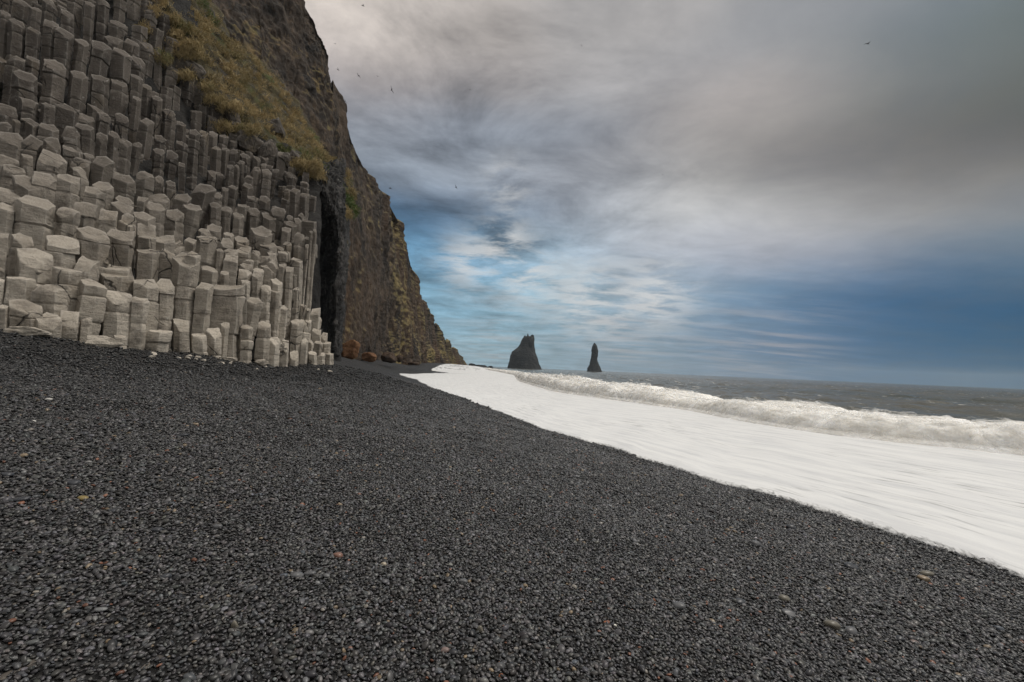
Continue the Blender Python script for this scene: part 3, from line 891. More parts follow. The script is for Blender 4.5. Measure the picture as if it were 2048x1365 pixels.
def column_mesh(cx, cy, r, z0, z1, grad, seed, lean=(0, 0)):
    """one weathered basalt prism: irregular polygon, stacked joints, broken tilted top"""
    g = np.random.default_rng(seed)
    n = int(g.choice([4, 5, 5, 6, 6, 6]))
    th = (np.arange(n) + 0.5 + g.uniform(-0.2, 0.2, n)) / n * 2 * math.pi + math.atan2(-cy, -cx) - 0.30 + g.normal(0, 0.16)
    cr = r * {4: 1.24, 5: 1.16, 6: 1.10}[n] * g.uniform(0.90, 1.08, n)
    C = np.c_[np.cos(th) * cr, np.sin(th) * cr]
    ring = []
    for i in range(n):
        a, b = C[i], C[(i + 1) % n]
        mid_out = 1 + g.uniform(-0.03, 0.012)
        ring += [a * 0.992, a + (b - a) * 0.05, (a + (b - a) * 0.36) * mid_out, (a + (b - a) * 0.64) * mid_out, a + (b - a) * 0.95]
    ring = np.array(ring); m = len(ring)
    H = max(z1 - z0, 0.3)
    ls_ = 1.0 if abs(lean[0]) > 0.15 else min(1.0, 1.6 / H)
    lean = (lean[0] * ls_, lean[1] * ls_)
    zs = [0.0]; joints = []
    z = g.uniform(0.3, 1.0) * (r / 0.45 + 0.4)
    while z < H - 0.25:
        joints.append(z); z += g.uniform(0.4, 1.6) * (r / 0.45 + 0.3)
    step = max(0.16, r * 0.42)
    z = step
    while z < H - 0.08:
        if all(abs(z - j) > 0.09 for j in joints): zs.append(z)
        z += step
    for j in joints: zs += [j - 0.055, j - 0.014, j + 0.014, j + 0.055]
    zs = np.unique(np.round([q for q in zs if q < H - 0.09], 4))
    zs = np.concatenate([zs, [H - 0.07, H - 0.012]])
    seg = np.searchsorted(joints, zs) if joints else np.zeros(len(zs), int)
    nseg = len(joints) + 1
    off = g.normal(0, 0.035 * r, (nseg, 2)); scs = 1 + g.normal(0, 0.03, nseg); rt = g.normal(0, 0.03, nseg)
    rows = []
    bowl = g.uniform(-0.10, 0.04) * r
    for q, zz in enumerate(zs):
        s = seg[q]
        c_, s_ = math.cos(rt[s]), math.sin(rt[s])
        P = ring @ np.array([[c_, s_], [-s_, c_]]) * scs[s] + off[s]
        dj = min([abs(zz - j) for j in joints], default=9)
        P = P * (1 - 0.11 * math.exp(-(dj / 0.022) ** 2))
        if q == len(zs) - 1: P = P * 0.985
        rows.append(np.c_[P, np.full(m, zz)])
    rows = np.array(rows)
    # the broken top is a tilted, uneven plane; the sides stretch up to meet it
    chips = []
    for _ in range(int(g.choice([0, 0, 0, 1, 1]))):
        a_ = math.atan2(-cy, -cx) + g.normal(0, 0.9)
        chips.append(((math.cos(a_), math.sin(a_)), g.uniform(-0.1, 0.6), g.uniform(0.5, 1.6)))

    def cap(P):
        rho2 = (P[..., 0] ** 2 + P[..., 1] ** 2) / (r * r)
        e = fbm(np.stack([P[..., 0] * 1.7 / max(r, .2) * .45 + seed, P[..., 1] * 1.7 / max(r, .2) * .45, 0 * P[..., 0]], -1), 4, seed % 97)
        chip = 0
        for (cd, co, ck) in chips:
            chip = chip - ck * np.maximum(P[..., 0] * cd[0] + P[..., 1] * cd[1] - co * r, 0)
        return chip + P[..., 0] * grad[0] + P[..., 1] * grad[1] + bowl * (1 - rho2) * 2 + 0.13 * r * e
    tt = np.clip((rows[..., 2] - (H - max(1.2 * r, 0.4))) / max(1.2 * r, 0.4), 0, 1)
    tt = tt * tt * (3 - 2 * tt) * 0.4 + tt * 0.6
    rows[..., 2] += tt * cap(rows)
    caps = []
    for s, dz in ((0.965, 0.0), (0.66, 0), (0.34, 0)):
        P = rows[-1, :, :2] * s
        caps.append(np.c_[P, H + cap(P) + dz])
    V = np.concatenate([rows.reshape(-1, 3), np.array(caps).reshape(-1, 3), [[0, 0, H + float(cap(np.zeros((1, 2)))[0])]]])
    # uneven surface
    rad = np.linalg.norm(V[:, :2], axis=1, keepdims=True) + 1e-6
    q = V + np.array([cx, cy, z0])
    d = fbm(q * 1.3, 3, 3) * 0.16 * r + fbm(q * np.array([4.5, 4.5, 5.5]), 3, 8) * 0.036 * (r / 0.45)
    V[:, :2] *= (1 + d / np.maximum(rad[:, 0], 0.2 * r))[:, None]
    V[:, 0] += lean[0] * (V[:, 2] - H); V[:, 1] += lean[1] * (V[:, 2] - H)
    V += np.array([cx, cy, z0])
    nr = len(rows) + 3
    i, j = np.meshgrid(np.arange(nr - 1), np.arange(m), indexing='ij')
    j2 = (j + 1) % m
    Q = np.stack([i * m + j, i * m + j2, (i + 1) * m + j2, (i + 1) * m + j], -1).reshape(-1, 4)
    last = len(V) - 1; b0 = (nr - 1) * m
    jj = np.arange(m)
    T = np.stack([b0 + jj, b0 + (jj + 1) % m, np.full(m, last)], -1)
    return V, Q, T


cols = []      # centre x, y, radius, z0, z1, grad, lean, visible area
boxes = []
sd_ = 0
for cname, lst in COLS.items():
    ox, oy, s = crops[cname]
    for (xl, xr, yf, yb, yk) in lst:
        xl, xr = ox + xl * s, ox + xr * s
        yf, yb, yk = oy + yf * s, oy + yb * s, oy + yk * s
        xc = (xl + xr) / 2
        foot = yb
        Yf = float(D(xc, foot * 0.65 + yf * 0.35))
        dl, dr = ray(xl, yf), ray(xr, yf); dc = ray(xc, yf)
        al, ar = math.atan2(dl[0], 1), math.atan2(dr[0], 1)
        dist = Yf * math.hypot(1, dc[0])
        half = (ar - al) / 2
        r = dist * math.sin(half) / (1 - math.sin(half))
        r = min(r, 1.1) * 0.94
        hd = np.array([dc[0], 1.0]); hd /= np.linalg.norm(hd)
        cen = hd * (dist + r)
        zf = 2 + dc[2] * Yf
        Yb_ = (dist + 1.9 * r) / math.hypot(1, dc[0])
        zb = 2 + ray(xc, yk)[2] * Yb_
        sl = np.clip((zb - zf) / (2 * r) + rng.uniform(0, 0.25), 0.12, 1.0)
        zmid = zf + sl * r
        zlow = 2 + ray(xc, yb)[2] * Yf
        bz = float(beach_z(cen[0], cen[1]))
        z0 = max(min(zlow - 1.6, zmid - 1.5), bz - 0.5)
        lean = (rng.normal(0, 0.045), rng.normal(-0.03, 0.04))
        if (cname, xl) and cname == 'B' and abs(xl - (330 + 690 * s)) < .1: lean = (0.16, 0.0)
        if cname == 'D' and (abs(xl - (330 + 75 * s)) < .1 or abs(xl - (330 + 190 * s)) < .1 or abs(xl - (330 + 280 * s)) < .1 or abs(xl - (330 + 1080 * s)) < .1): lean = (0.22, -0.1)
        side = rng.normal(0, 0.10)
        grad = hd * sl + np.array([hd[1], -hd[0]]) * side
        cols.append((cen[0], cen[1], r, z0, zmid, tuple(grad), lean, (xr - xl) * (yb - yk)))
        boxes.append((xl, xr, yk, yb))
listed = len(cols)
# fill the gaps between the columns that stand out
poly = np.array([(-230, -90), (300, -90), (325, 0), (340, 60), (398, 130), (425, 200), (470, 240), (520, 272), (600, 322), (628, 370), (626, 450), (634, 640), (660, 700), (660, 728), (560, 733), (400, 709), (180, 688), (-230, 645)], float)


def inside(pt, pl):
    x, y = pt; c = False; n = len(pl)
    for i in range(n):
        x1, y1 = pl[i]; x2, y2 = pl[i - 1]
        if (y1 > y) != (y2 > y) and x < (x2 - x1) * (y - y1) / (y2 - y1) + x1: c = not c
    return c


centers = [(c[0], c[1], c[2]) for c in cols]
bx = np.array(boxes)
tries = 0
while tries < 9000 and len(cols) < listed + 420:
    tries += 1
    x, y = rng.uniform(-230, 660), rng.uniform(-90, 730)
    if not inside((x, y), poly): continue
    Yf = float(D(x, y)) + 0.35
    r = float(np.interp(x, [-230, 0, 250, 450, 640], [0.46, 0.42, 0.35, 0.28, 0.23])) * rng.uniform(0.75, 1.15)
    dc = ray(x, y); hd = np.array([dc[0], 1.0]); nn = np.linalg.norm(hd)
    cen = hd * Yf + hd / nn * r
    ca = np.array(centers)
    if ((ca[:, 0] - cen[0]) ** 2 + (ca[:, 1] - cen[1]) ** 2 < (0.88 * (ca[:, 2] + r)) ** 2).any(): continue
    wpx = r / Yf * F
    if ((bx[:, 0] - wpx * .6 < x) & (bx[:, 1] + wpx * .6 > x) & (bx[:, 2] - 3 < y) & (bx[:, 3] > y)).any():
        Yf += 0.7
        cen = hd * Yf + hd / nn * r
    sl = rng.uniform(0.15, 0.85)
    zf = 2 + dc[2] * Yf
    bz = float(beach_z(cen[0], cen[1]))
    side = rng.normal(0, 0.15)
    cols.append((cen[0], cen[1], r, max(zf - 2.6, bz - 0.5), zf + sl * r, tuple(hd / nn * sl + np.array([hd[1], -hd[0]]) / nn * side), (rng.normal(0, 0.06), rng.normal(-0.03, 0.05)), (wpx * wpx * 1.2 if x > 0 else 0)))
    centers.append((cen[0], cen[1], r))

cliff = empty('basalt_cliff', tuple(WB[3]))
tag(cliff, 'tall grey cliff of stepped basalt columns rising from the black beach', 'cliff')
order = np.argsort([-c[7] for c in cols])
rest_V, rest_Q, rest_T, rest_t = [], [], [], []; nv = 0
off0 = np.array(cliff.location)
for rank, ci in enumerate(order):
    cx, cy, r, z0, z1, grad, lean, _a = cols[ci]
    V, Q, T = column_mesh(cx, cy, r, z0, z1, grad, int(ci) + 11, lean)
    V = V - off0
    t = float(np.clip(rng.normal(0.5, 0.22), 0, 1))
    if rank < 100:
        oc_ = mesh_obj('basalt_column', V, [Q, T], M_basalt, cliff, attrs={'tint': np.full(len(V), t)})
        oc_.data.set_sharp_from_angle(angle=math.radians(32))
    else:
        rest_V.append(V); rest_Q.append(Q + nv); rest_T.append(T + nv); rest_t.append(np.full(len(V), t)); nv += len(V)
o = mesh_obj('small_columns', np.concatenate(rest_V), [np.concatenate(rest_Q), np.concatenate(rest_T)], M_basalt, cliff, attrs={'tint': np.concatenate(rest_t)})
o['kind'] = 'stuff'
o.data.set_sharp_from_angle(angle=math.radians(32))
# solid rock behind the columns
gxx = np.linspace(-330, 700, 150); gyy = np.linspace(-260, 760, 150)
GX, GY = np.meshgrid(gxx, gyy, indexing='ij')
GD = np.maximum(D(GX, GY), 9) + 1.25
P = at_y(GX, GY, GD)
P = P + np.stack([0 * GX, ridged(P * np.array([0.8, 0.8, 0.35]), 4, 4) * 0.5, 0 * GX], -1)
pin = np.vectorize(lambda a, b: inside((a, b), np.array([(-330, -260), (340, -260), (365, -20), (415, 125), (440, 195), (520, 268), (602, 318), (632, 365), (632, 450), (632, 640), (655, 705), (655, 740), (560, 745), (400, 725), (180, 705), (-330, 665)], float)))(GX, GY)
mesh_obj('rock_core', (P - off0).reshape(-1, 3), grid_faces(150, 150, mask=pin), M_core, cliff)


# ------------------------------------------------------------------ cliffs behind
def relief(name, us, rows, nu, nv, amp, freq, seed, mat, back=None, stretch=(1, 1, 0.5), rid=0.6, kind=None, smooth_u=0):
    """rows[u] = list of (px, py, depth) from foot to top; makes a displaced rock face"""
    us = np.asarray(us, float)
    P3 = np.array([[at_y(*q) for q in row] for row in rows])        # (nu0, nv0, 3)
    uq = np.linspace(us[0], us[-1], nu)
    A1 = np.stack([np.stack([np.interp(uq, us, P3[:, j, k]) for k in range(3)], -1) for j in range(P3.shape[1])], 1)
    vs = np.linspace(0, 1, P3.shape[1]); vq = np.linspace(0, 1, nv)
    A2 = np.stack([np.stack([np.interp(vq, vs, A1[i, :, k]) for k in range(3)], -1) for i in range(nu)], 0)
    # soften the creases of the control net
    for _ in range(4):
        B = A2.copy(); B[1:-1] = (A2[:-2] + 2 * A2[1:-1] + A2[2:]) / 4; A2 = B
        B = A2.copy(); B[:, 1:-1] = (A2[:, :-2] + 2 * A2[:, 1:-1] + A2[:, 2:]) / 4; A2 = B
    if back is not None:
        bk = [A2]
        for t in np.linspace(0.12, 1, 8):
            bk.append(A2[:, -1:] + np.asarray(back) * t)
        A2 = np.concatenate(bk, 1)
    N_ = grid_normals(A2)
    flip = np.sign(np.sum(N_ * (EYE - A2), -1, keepdims=True).mean())
    N_ = N_ * flip
    sc_ = np.asarray(stretch) * freq
    d = rid * ridged(A2 * sc_, 6, seed) + (1 - rid) * fbm(A2 * freq * 0.6, 5, seed + 5) + 0.42 * ridged(A2 * sc_ * 3.3, 4, seed + 9) + 0.16 * fbm(A2 * freq * 9, 3, seed + 12)
    d = d + 1.7 * ridged(A2 * np.array([1, 1, 0.30]) * freq * 0.45, 2, seed + 21) * (1 if nu > 200 else 0.3)
    d = (d - d.mean()) * 1.25
    uu_ = np.linspace(0, 1, nu); d = d * (sstep(0, 0.05, uu_) * sstep(1, 0.95, uu_))[:, None]
    a_ = amp if np.isscalar(amp) else np.interp(np.linspace(0, 1, nu), np.linspace(0, 1, len(amp)), amp)[:, None]
    A2 = A2 + N_ * (d * a_)[..., None]
    f = grid_faces(A2.shape[0], A2.shape[1])
    if flip < 0: f = f[:, ::-1]
    return mesh_obj(name, A2.reshape(-1, 3), f, mat)


# (foot px, py, depth), (sky px, py, depth)
PR = [((200, 160, 41), (215, -560, 76)), ((400, 230, 42), (405, -460, 70)), ((520, 300, 43.5), (540, -230, 66)), ((600, 420, 45.5), (610, 0, 62)), ((650, 610, 50), (642, 62, 63)),
      ((670, 713, 57), (663, 110, 65)), ((680, 716, 62), (666, 160, 67)), ((690, 718, 67), (688, 232, 72)), ((712, 721, 76), (710, 302, 80)), ((735, 723, 88), (735, 352, 96)), ((770, 725, 108), (772, 396, 120)),
      ((800, 727, 130), (800, 450, 146)), ((826, 728, 155), (817, 512, 172)), ((848, 729, 190), (842, 598, 205)), ((862, 729.5, 215), (853, 620, 235)),
      ((886, 730.5, 270), (878, 658, 290)), ((906, 731, 330), (900, 692, 350)), ((925, 732, 390), (920, 714, 400)), ((940, 733, 440), (934, 729, 445))]
rowsL, rowsR = [], []
for (fx, fy, fd), (tx, ty, td) in PR:
    row = []
    for t in (0, 0.1, 0.3, 0.55, 0.8, 0.93, 1.0):
        dd = fd + (td - fd) * (t ** 1.3)
        row.append((fx + (tx - fx) * t, fy + (ty - fy) * t + (0 if t else 3), dd))
    rowsL.append(row)
hill = relief('cliff', range(8), rowsL[:8], 380, 300, [1.6, 1.5, 1.4, 1.2, 1.0], 0.13, 41, M_dark, back=(-25, 40, -12), stretch=(1, 1, 0.45))
tag(hill, 'dark brown rock face towering above the grassy slope, cut by ochre grass', 'cliff', kind='structure')
far = relief('headland', range(len(rowsL) - 6), rowsL[6:], 440, 280, [1.2, 1.5, 2.2, 2.6, 3.0, 2.6], 0.085, 57, M_far, back=(-60, 60, -25), stretch=(1, 1, 0.5), rid=0.5)
tag(far, 'brown headland sloping down to the sea behind the cave', 'headland', kind='structure')

# cave wall between the columns and the headland
cavx = [612, 626, 640, 652, 664, 676, 688, 697]
cav = []
for i, x in enumerate(cavx):
    cav.append([(x + (0 if i < 5 else -(i - 4) * 6.5), 734, [39.5, 39, 37.5, 35.8, 33.6, 32.3, 34, 44][i]),
                (x + (0 if i < 5 else -(i - 4) * 4.5), 640, [40, 39.5, 38, 36.4, 34.3, 33, 34.2, 44][i]),
                (x + (0 if i < 5 else -(i - 4) * 1.5), 560, [40, 39, 37.6, 36, 34.2, 33, 34, 44][i]),
                (x, 490, [38, 37.4, 36, 34.8, 33.8, 33, 34, 44][i]),
                (x, 430, [36, 36, 34.6, 33.6, 33.2, 33, 34.2, 44][i]),
                (x, 385, [33.4, 32.6, 32.6, 32.8, 33.2, 33.8, 35, 44][i]),
                (x - 3, 345, [33.6, 33.6, 33.8, 34.2, 34.8, 35.6, 37.5, 45][i]),
                (x - 6, 318, [36, 36, 36, 36.5, 37, 38, 40, 46][i])])
cave = relief('cave_wall', range(8), cav, 120, 260, [0.5, 0.55, 0.6, 0.6], 0.55, 71, M_cave, stretch=(1.4, 1.4, 0.35), rid=0.75)
tag(cave, 'black fluted rock wall inside the cave mouth beside the last columns', 'cave wall')

# grassy slope
A3 = [(150, -150, 30), (325, -10, 30.5), (380, 85, 31), (425, 188, 32), (505, 258, 33), (585, 306, 33.5), (630, 352, 34), (655, 400, 34.5), (668, 430, 35)]
B3 = [(270, -260, 39), (372, -60, 41), (462, 92, 42.5), (552, 165, 44.5), (618, 268, 45.5), (658, 328, 45.5), (684, 352, 44), (694, 388, 41), (700, 440, 38)]
nu, nv_ = 200, 90
ua = np.linspace(0, 1, nu)
PA = at_y(*np.array(A3).T); PB = at_y(*np.array(B3).T)
ks = np.linspace(0, 1, len(A3))
PA = np.stack([np.interp(ua, ks, PA[:, k]) for k in range(3)], -1); PB = np.stack([np.interp(ua, ks, PB[:, k]) for k in range(3)], -1)
tv = np.linspace(-0.35, 1.12, nv_)
G = PA[:, None] + (PB - PA)[:, None] * tv[None, :, None]
G[..., 2] -= np.clip(-tv, 0, 1)[None] * 4; G[..., 1] += np.clip(-tv, 0, 1)[None] * 12
GN = grid_normals(G); GN *= np.sign((GN * (EYE - G)).sum(-1).mean())
G = G + GN * (0.7 * fbm(G * 0.35, 4, 33) + 0.42 * ridged(G * 0.9, 4, 36))[..., None]
slope = mesh_obj('hillside', G.reshape(-1, 3), grid_faces(nu, nv_), M_turf)
tag(slope, 'steep straw and green grass slope above the basalt columns', 'hillside', kind='structure')


def tufts(points, normals, size, nb, seed, gt):
    """hanging grass tufts as thin tapering blades"""
    g = np.random.default_rng(seed)
    n = len(points)
    P = np.repeat(points, nb, 0); Nn = np.repeat(normals, nb, 0); S = np.repeat(size, nb) * g.uniform(0.6, 1.2, n * nb); T = np.repeat(gt, nb)
    P = P + g.normal(0, 0.28, P.shape) * S[:, None]
    d = Nn * 0.7 + g.normal(0, 0.55, P.shape) + np.array([0, 0, 0.45]); d /= np.linalg.norm(d, axis=1, keepdims=True)
    side = np.cross(d, g.normal(0, 1, P.shape)); side /= np.linalg.norm(side, axis=1, keepdims=True)
    wd = (S * 0.036)[:, None]
    p0 = P - side * wd; p1 = P + side * wd
    mid = P + d * S[:, None] * 0.55 + np.array([0, 0, -0.05]) * S[:, None]
    p2 = mid - side * wd * 0.7; p3 = mid + side * wd * 0.7
    tip = P + d * S[:, None] * 0.9 + np.array([0, 0, -0.6]) * S[:, None] + Nn * S[:, None] * 0.1
    V = np.stack([p0, p1, p3, p2, tip], 1).reshape(-1, 3)
    b = np.arange(n * nb)[:, None] * 5
    return V, b + np.array([[0, 1, 2, 3]]), b + np.array([[3, 2, 4]]), np.repeat(T + g.normal(0, 0.1, n * nb), 5)


GNn = grid_normals(G); GNn *= np.sign((GNn * (EYE - G)).sum(-1).mean())
n_t = 9000
iu = rng.integers(2, nu - 2, n_t); iv = rng.integers(int(nv_ * 0.20), int(nv_ * 0.95), n_t)
tp = G[iu, iv] + rng.normal(0, 0.15, (n_t, 3))
clump = fbm(tp * 0.9, 3, 51)
km = clump > 0.12
tp, tnn = tp[km], GNn[iu, iv][km]
gtv = np.clip(0.27 + 1.2 * fbm(tp * 0.22, 3, 61) + 0.25 * fbm(tp * 1.1, 2, 63), 0, 1)
V, Q, T, ga_ = tufts(tp, tnn, rng.uniform(0.25, 0.60, len(tp)), 26, 3, gtv)
o = mesh_obj('grass', V, [Q, T], M_grass, smooth=False, attrs={'gt': np.clip(ga_, 0, 1)})
tag(o, 'dry straw coloured grass tufts covering the steep slope', 'grass', kind='stuff')

# ------------------------------------------------------------------ boulders: photo box (xl, xr, yt, yb), depth, tint, colour, label
k = material('rust_boulder'); p = k.pos()
c = k.mix(k.ramp(k.noise(p, 0.8, 7, 0.65), 0.35, 0.65), (0.10, 0.045, 0.02, 1), (0.19, 0.10, 0.05, 1))
k.put(k.b.inputs['Base Color'], c); k.put(k.b.inputs['Normal'], k.bump(k.noise(p, 3, 8, 0.7), 0.8, 0.2)); M_rust = k.m
k = material('brown_boulder'); p = k.pos()
c = k.mix(k.ramp(k.noise(p, 0.8, 7, 0.65), 0.35, 0.65), (0.035, 0.024, 0.018, 1), (0.09, 0.058, 0.038, 1))
k.put(k.b.inputs['Base Color'], c); k.put(k.b.inputs['Normal'], k.bump(k.noise(p, 3, 8, 0.7), 0.8, 0.2)); M_brown = k.m
BL = [
    ((20, 88, 653, 676), 11.6, M_basalt, 0.6, .8, 'pale flat slab lying at the foot of the leftmost columns', None),
    ((176, 238, 672, 697), 12.9, M_basalt, 0.6, .5, 'pale broken slab with two humps at the foot of the columns', None),
    ((438, 470, 714, 724), 17.3, M_basalt, 0.4, 1.0, 'low white flat slab half buried in the gravel by the columns', None),
    ((509, 533, 719, 731), 18.9, M_basalt, 0.3, .6, 'small wedge shaped rock leaning against a column foot', None),
    ((681, 720, 679, 718), 57, M_rust, 0.3, .5, 'big rust orange boulder at the foot of the cave wall', 'boulders in the cove below the headland'),
    ((724, 757, 705, 722), 76, M_rust, 0.3, .5, 'low orange brown boulder right of the big rust orange one', 'boulders in the cove below the headland'),
    ((764, 794, 704, 724), 84, M_brown, 0.3, .5, 'rounded brown boulder in the middle of the cove', 'boulders in the cove below the headland'),
    ((793, 804, 708, 723), 90, M_brown, 0.3, .4, 'narrow dark boulder leaning on the rounded brown one', 'boulders in the cove below the headland'),
    ((817, 837, 724, 731), 92, M_brown, 0.3, .6, 'low dark rock lying alone on the grey sand of the cove', 'boulders in the cove below the headland'),
    ((936, 951, 727, 735), 440, M_stack, 0.3, .5, 'dark rock touching the tip of the headland in the surf', 'small rocks in the surf off the headland'),
    ((950, 973, 729.5, 737), 460, M_stack, 0.3, .5, 'wide jagged rock between the headland and the big sea stack', 'small rocks in the surf off the headland'),
    ((975, 985, 731.5, 738), 470, M_stack, 0.3, .5, 'small round rock nearest the big sea stack', 'small rocks in the surf off the headland'),
    ((567, 596, 346, 378), 30.5, M_basalt, 0.2, .4, 'round grey boulder bulging among the uppermost columns', 'loose boulders along the top of the columns'),
    ((577, 598, 302, 330), 31.5, M_basalt, 0.2, .4, 'small mushroom shaped boulder balanced under the grass', 'loose boulders along the top of the columns'),
    ((350, 404, 113, 158), 29.6, M_basalt, 0.7, .4, 'pale boulder with a whitish top under a grass cap', 'loose boulders along the top of the columns'),
    ((339, 394, 96, 117), 30.0, M_basalt, 0.3, .4, 'flat grey slab tucked under overhanging straw grass', 'loose boulders along the top of the columns'),
    ((276, 316, 28, 104), 29.2, M_basalt, 0.4, .4, 'tall grey slab standing in grass at the upper left', 'loose boulders along the top of the columns'),
    ((534, 568, 238, 280), 34.5, M_basalt, 0.1, .4, 'dark grey slab sticking out of the green grass slope', 'loose boulders along the top of the columns'),
    ((409, 452, 202, 242), 30.2, M_basalt, 0.3, .4, 'grey boulder with dry grass on top left of the slope', 'loose boulders along the top of the columns'),
    ((450, 478, 222, 266), 30.6, M_basalt, 0.3, .4, 'steep grey block wedged beside the grass edge', 'loose boulders along the top of the columns'),
    ((478, 525, 265, 308), 30.4, M_basalt, 0.25, .4, 'broad grey boulder above the tall columns', 'loose boulders along the top of the columns'),
    ((514, 556, 278, 338), 30.8, M_basalt, 0.25, .4, 'large smooth grey rock face below the grass edge', 'loose boulders along the top of the columns'),
    ((555, 580, 303, 336), 31.0, M_basalt, 0.3, .4, 'angular grey block left of the mushroom shaped boulder', 'loose boulders along the top of the columns'),
]
bmat_P = []
for i, ((xl, xr, yt, yb), Yd, mt, tn, dep, lab, grp) in enumerate(BL):
    xc, yc = (xl + xr) / 2, (yt + yb) / 2
    rx = (xr - xl) / 2 / F * Yd; rz = (yb - yt) / 2 / F * Yd
    ry = max(rx * dep * 1.4, rz * 0.8)
    c = at_y(xc, yc, Yd + ry * 0.8)
    flat = mt is M_basalt
    rx *= 1.12; rz *= 1.12
    if yb > 640: c[2] -= rz * 0.12
    o = stone('slab' if 'slab' in lab else ('rock' if ' rock ' in lab + ' ' and 'boulder' not in lab else 'boulder'), c, (rx, ry, rz), mt, 300 + i, 5, 0.18, 8, 0.3 if flat else 0.12, math.atan2(-c[0], c[1]), (0, 0), 1.3, 0.06, tint=tn)
    tag(o, lab, 'boulder' if o.name.startswith('b') else 'rock', grp)
for i in range(16):
    px = rng.uniform(300, 662)
    py = np.interp(px, [290, 400, 560, 668], [704, 713, 737, 734]) + rng.uniform(2, 11)
    P = ground_hit(px, py)
    a = rng.uniform(0.05, 0.15)
    o = stone('rock_fragment', (P[0], P[1], P[2] + a * 0.25), (a, a * 0.7, a * 0.5), M_basalt, 700 + i, 3, 0.15, 6, 0.5, rng.uniform(0, 6), (rng.uniform(-.3, .3), rng.uniform(-.3, .3)), 1.0, 0.02, smooth=False, tint=0.7)
    tag(o, 'small pale broken chip of basalt lying on the black sand before the columns', 'rock', 'pale basalt chips at the foot of the columns')
# grass hanging over the boulders along the top
cap_pts = []
for (xl, xr, y, Yd) in ((320, 400, 92, 29.6), (330, 365, 70, 29.8), (275, 320, 25, 29.0), (262, 300, 60, 28.4), (355, 405, 110, 29.5), (280, 340, 120, 28.0), (340, 385, 155, 29.0), (405, 430, 175, 29.8), (410, 450, 200, 29.9),
                      (440, 480, 215, 30.3), (420, 460, 255, 30.0), (470, 520, 262, 30.4), (330, 360, 40, 29.8), (300, 330, 5, 29.6), (250, 290, 95, 28.0), (360, 390, 60, 30.3), (575, 640, 330, 31.6), (600, 650, 350, 32)):
    n = int((xr - xl) * 1.7)
    q = np.stack([rng.uniform(xl, xr, n), y + rng.normal(0, 4, n), Yd + rng.uniform(-0.2, 0.9, n)], -1)
    cap_pts.append(at_y(q[:, 0], q[:, 1], q[:, 2]))
cap_pts = np.concatenate(cap_pts)
nn_ = np.tile(np.array([0.35, -0.7, 0.4]), (len(cap_pts), 1))
V, Q, T, ga_ = tufts(cap_pts, nn_, rng.uniform(0.25, 0.5, len(cap_pts)), 24, 5, np.clip(0.3 + 0.8 * fbm(cap_pts * 0.5, 2, 77), 0, 1))
o = mesh_obj('ledge_grass', V, [Q, T], M_grass, smooth=False, attrs={'gt': np.clip(ga_, 0, 1)})
tag(o, 'straw grass hanging over the boulders and ledges above the columns', 'grass', kind='stuff')


# ------------------------------------------------------------------ sea stacks
def stack(name, prof, Yd, seed, horns=()):
    """prof: (py, left px, right px) from the waterline up"""
    prof = np.array(prof, float)
    def tube(pf, n=64, m=70, dep=0.8):
        py = np.linspace(pf[0, 0], pf[-1, 0], m)
        l = np.interp(-py, -pf[:, 0], pf[:, 1]); r_ = np.interp(-py, -pf[:, 0], pf[:, 2])
        th = np.linspace(0, 2 * math.pi, n, endpoint=False)
        cc = at_y((l + r_) / 2, py, np.full(m, Yd)); rad = (r_ - l) / 2 / F * Yd
        P = cc[None] + rad[None, :, None] * np.stack([np.cos(th), np.sin(th) * dep, 0 * th], -1)[:, None]
        nrm_ = np.stack([np.cos(th), np.sin(th), 0 * th], -1)[:, None]
        P = P + nrm_ * ((ridged(P * np.array([0.09, 0.09, 0.05]), 5, seed) - 0.55) * 2.2 + fbm(P * 0.35, 4, seed + 2) * 0.7)[..., None] * np.minimum(1, rad / 6)[None, :, None]
        V = np.concatenate([P.reshape(-1, 3), [cc[-1] + (0, 0, 0.6)]])
        f = grid_faces(n, m, wrap=True)
        t_ = np.stack([np.arange(n) * m + m - 1, ((np.arange(n) + 1) % n) * m + m - 1, np.full(n, len(V) - 1)], -1)
        return V, f, t_
    Vs, Qs, Ts, nv = [], [], [], 0
    for pf, m in [(prof, 110)] + [(np.array(h, float), 24) for h in horns]:
        V, q, t_ = tube(pf, 72 if m > 50 else 20, m)
        Vs.append(V); Qs.append(q + nv); Ts.append(t_ + nv); nv += len(V)
    return mesh_obj(name, np.concatenate(Vs), [np.concatenate(Qs), np.concatenate(Ts)], M_stack)


cv = lambda L_: [(620 + y * .166, 960 + a * .166, 960 + b * .166) for y, a, b in L_]
o = stack('sea_stack', cv([(740, 322, 760), (715, 332, 748), (650, 345, 712), (560, 370, 688), (510, 390, 664), (450, 468, 659), (400, 490, 655), (350, 512, 652), (332, 528, 648), (322, 545, 640)]), 650, 5,
          [cv([(350, 556, 598), (318, 564, 590), (288, 572, 579)]), cv([(350, 600, 653), (315, 606, 651), (303, 618, 642)]), cv([(345, 520, 560), (318, 530, 552), (312, 538, 548)])])
tag(o, 'broad dark sea stack with two horns on top', 'sea stack', 'sea stacks off the beach')
o = stack('sea_stack', cv([(760, 1286, 1474), (735, 1294, 1462), (705, 1300, 1452), (650, 1326, 1424), (600, 1336, 1411), (550, 1346, 1419), (490, 1345, 1420), (440, 1354, 1411), (412, 1368, 1395), (400, 1375, 1384)]), 690, 9)
tag(o, 'slender dark needle shaped sea stack standing alone', 'sea stack', 'sea stacks off the beach')


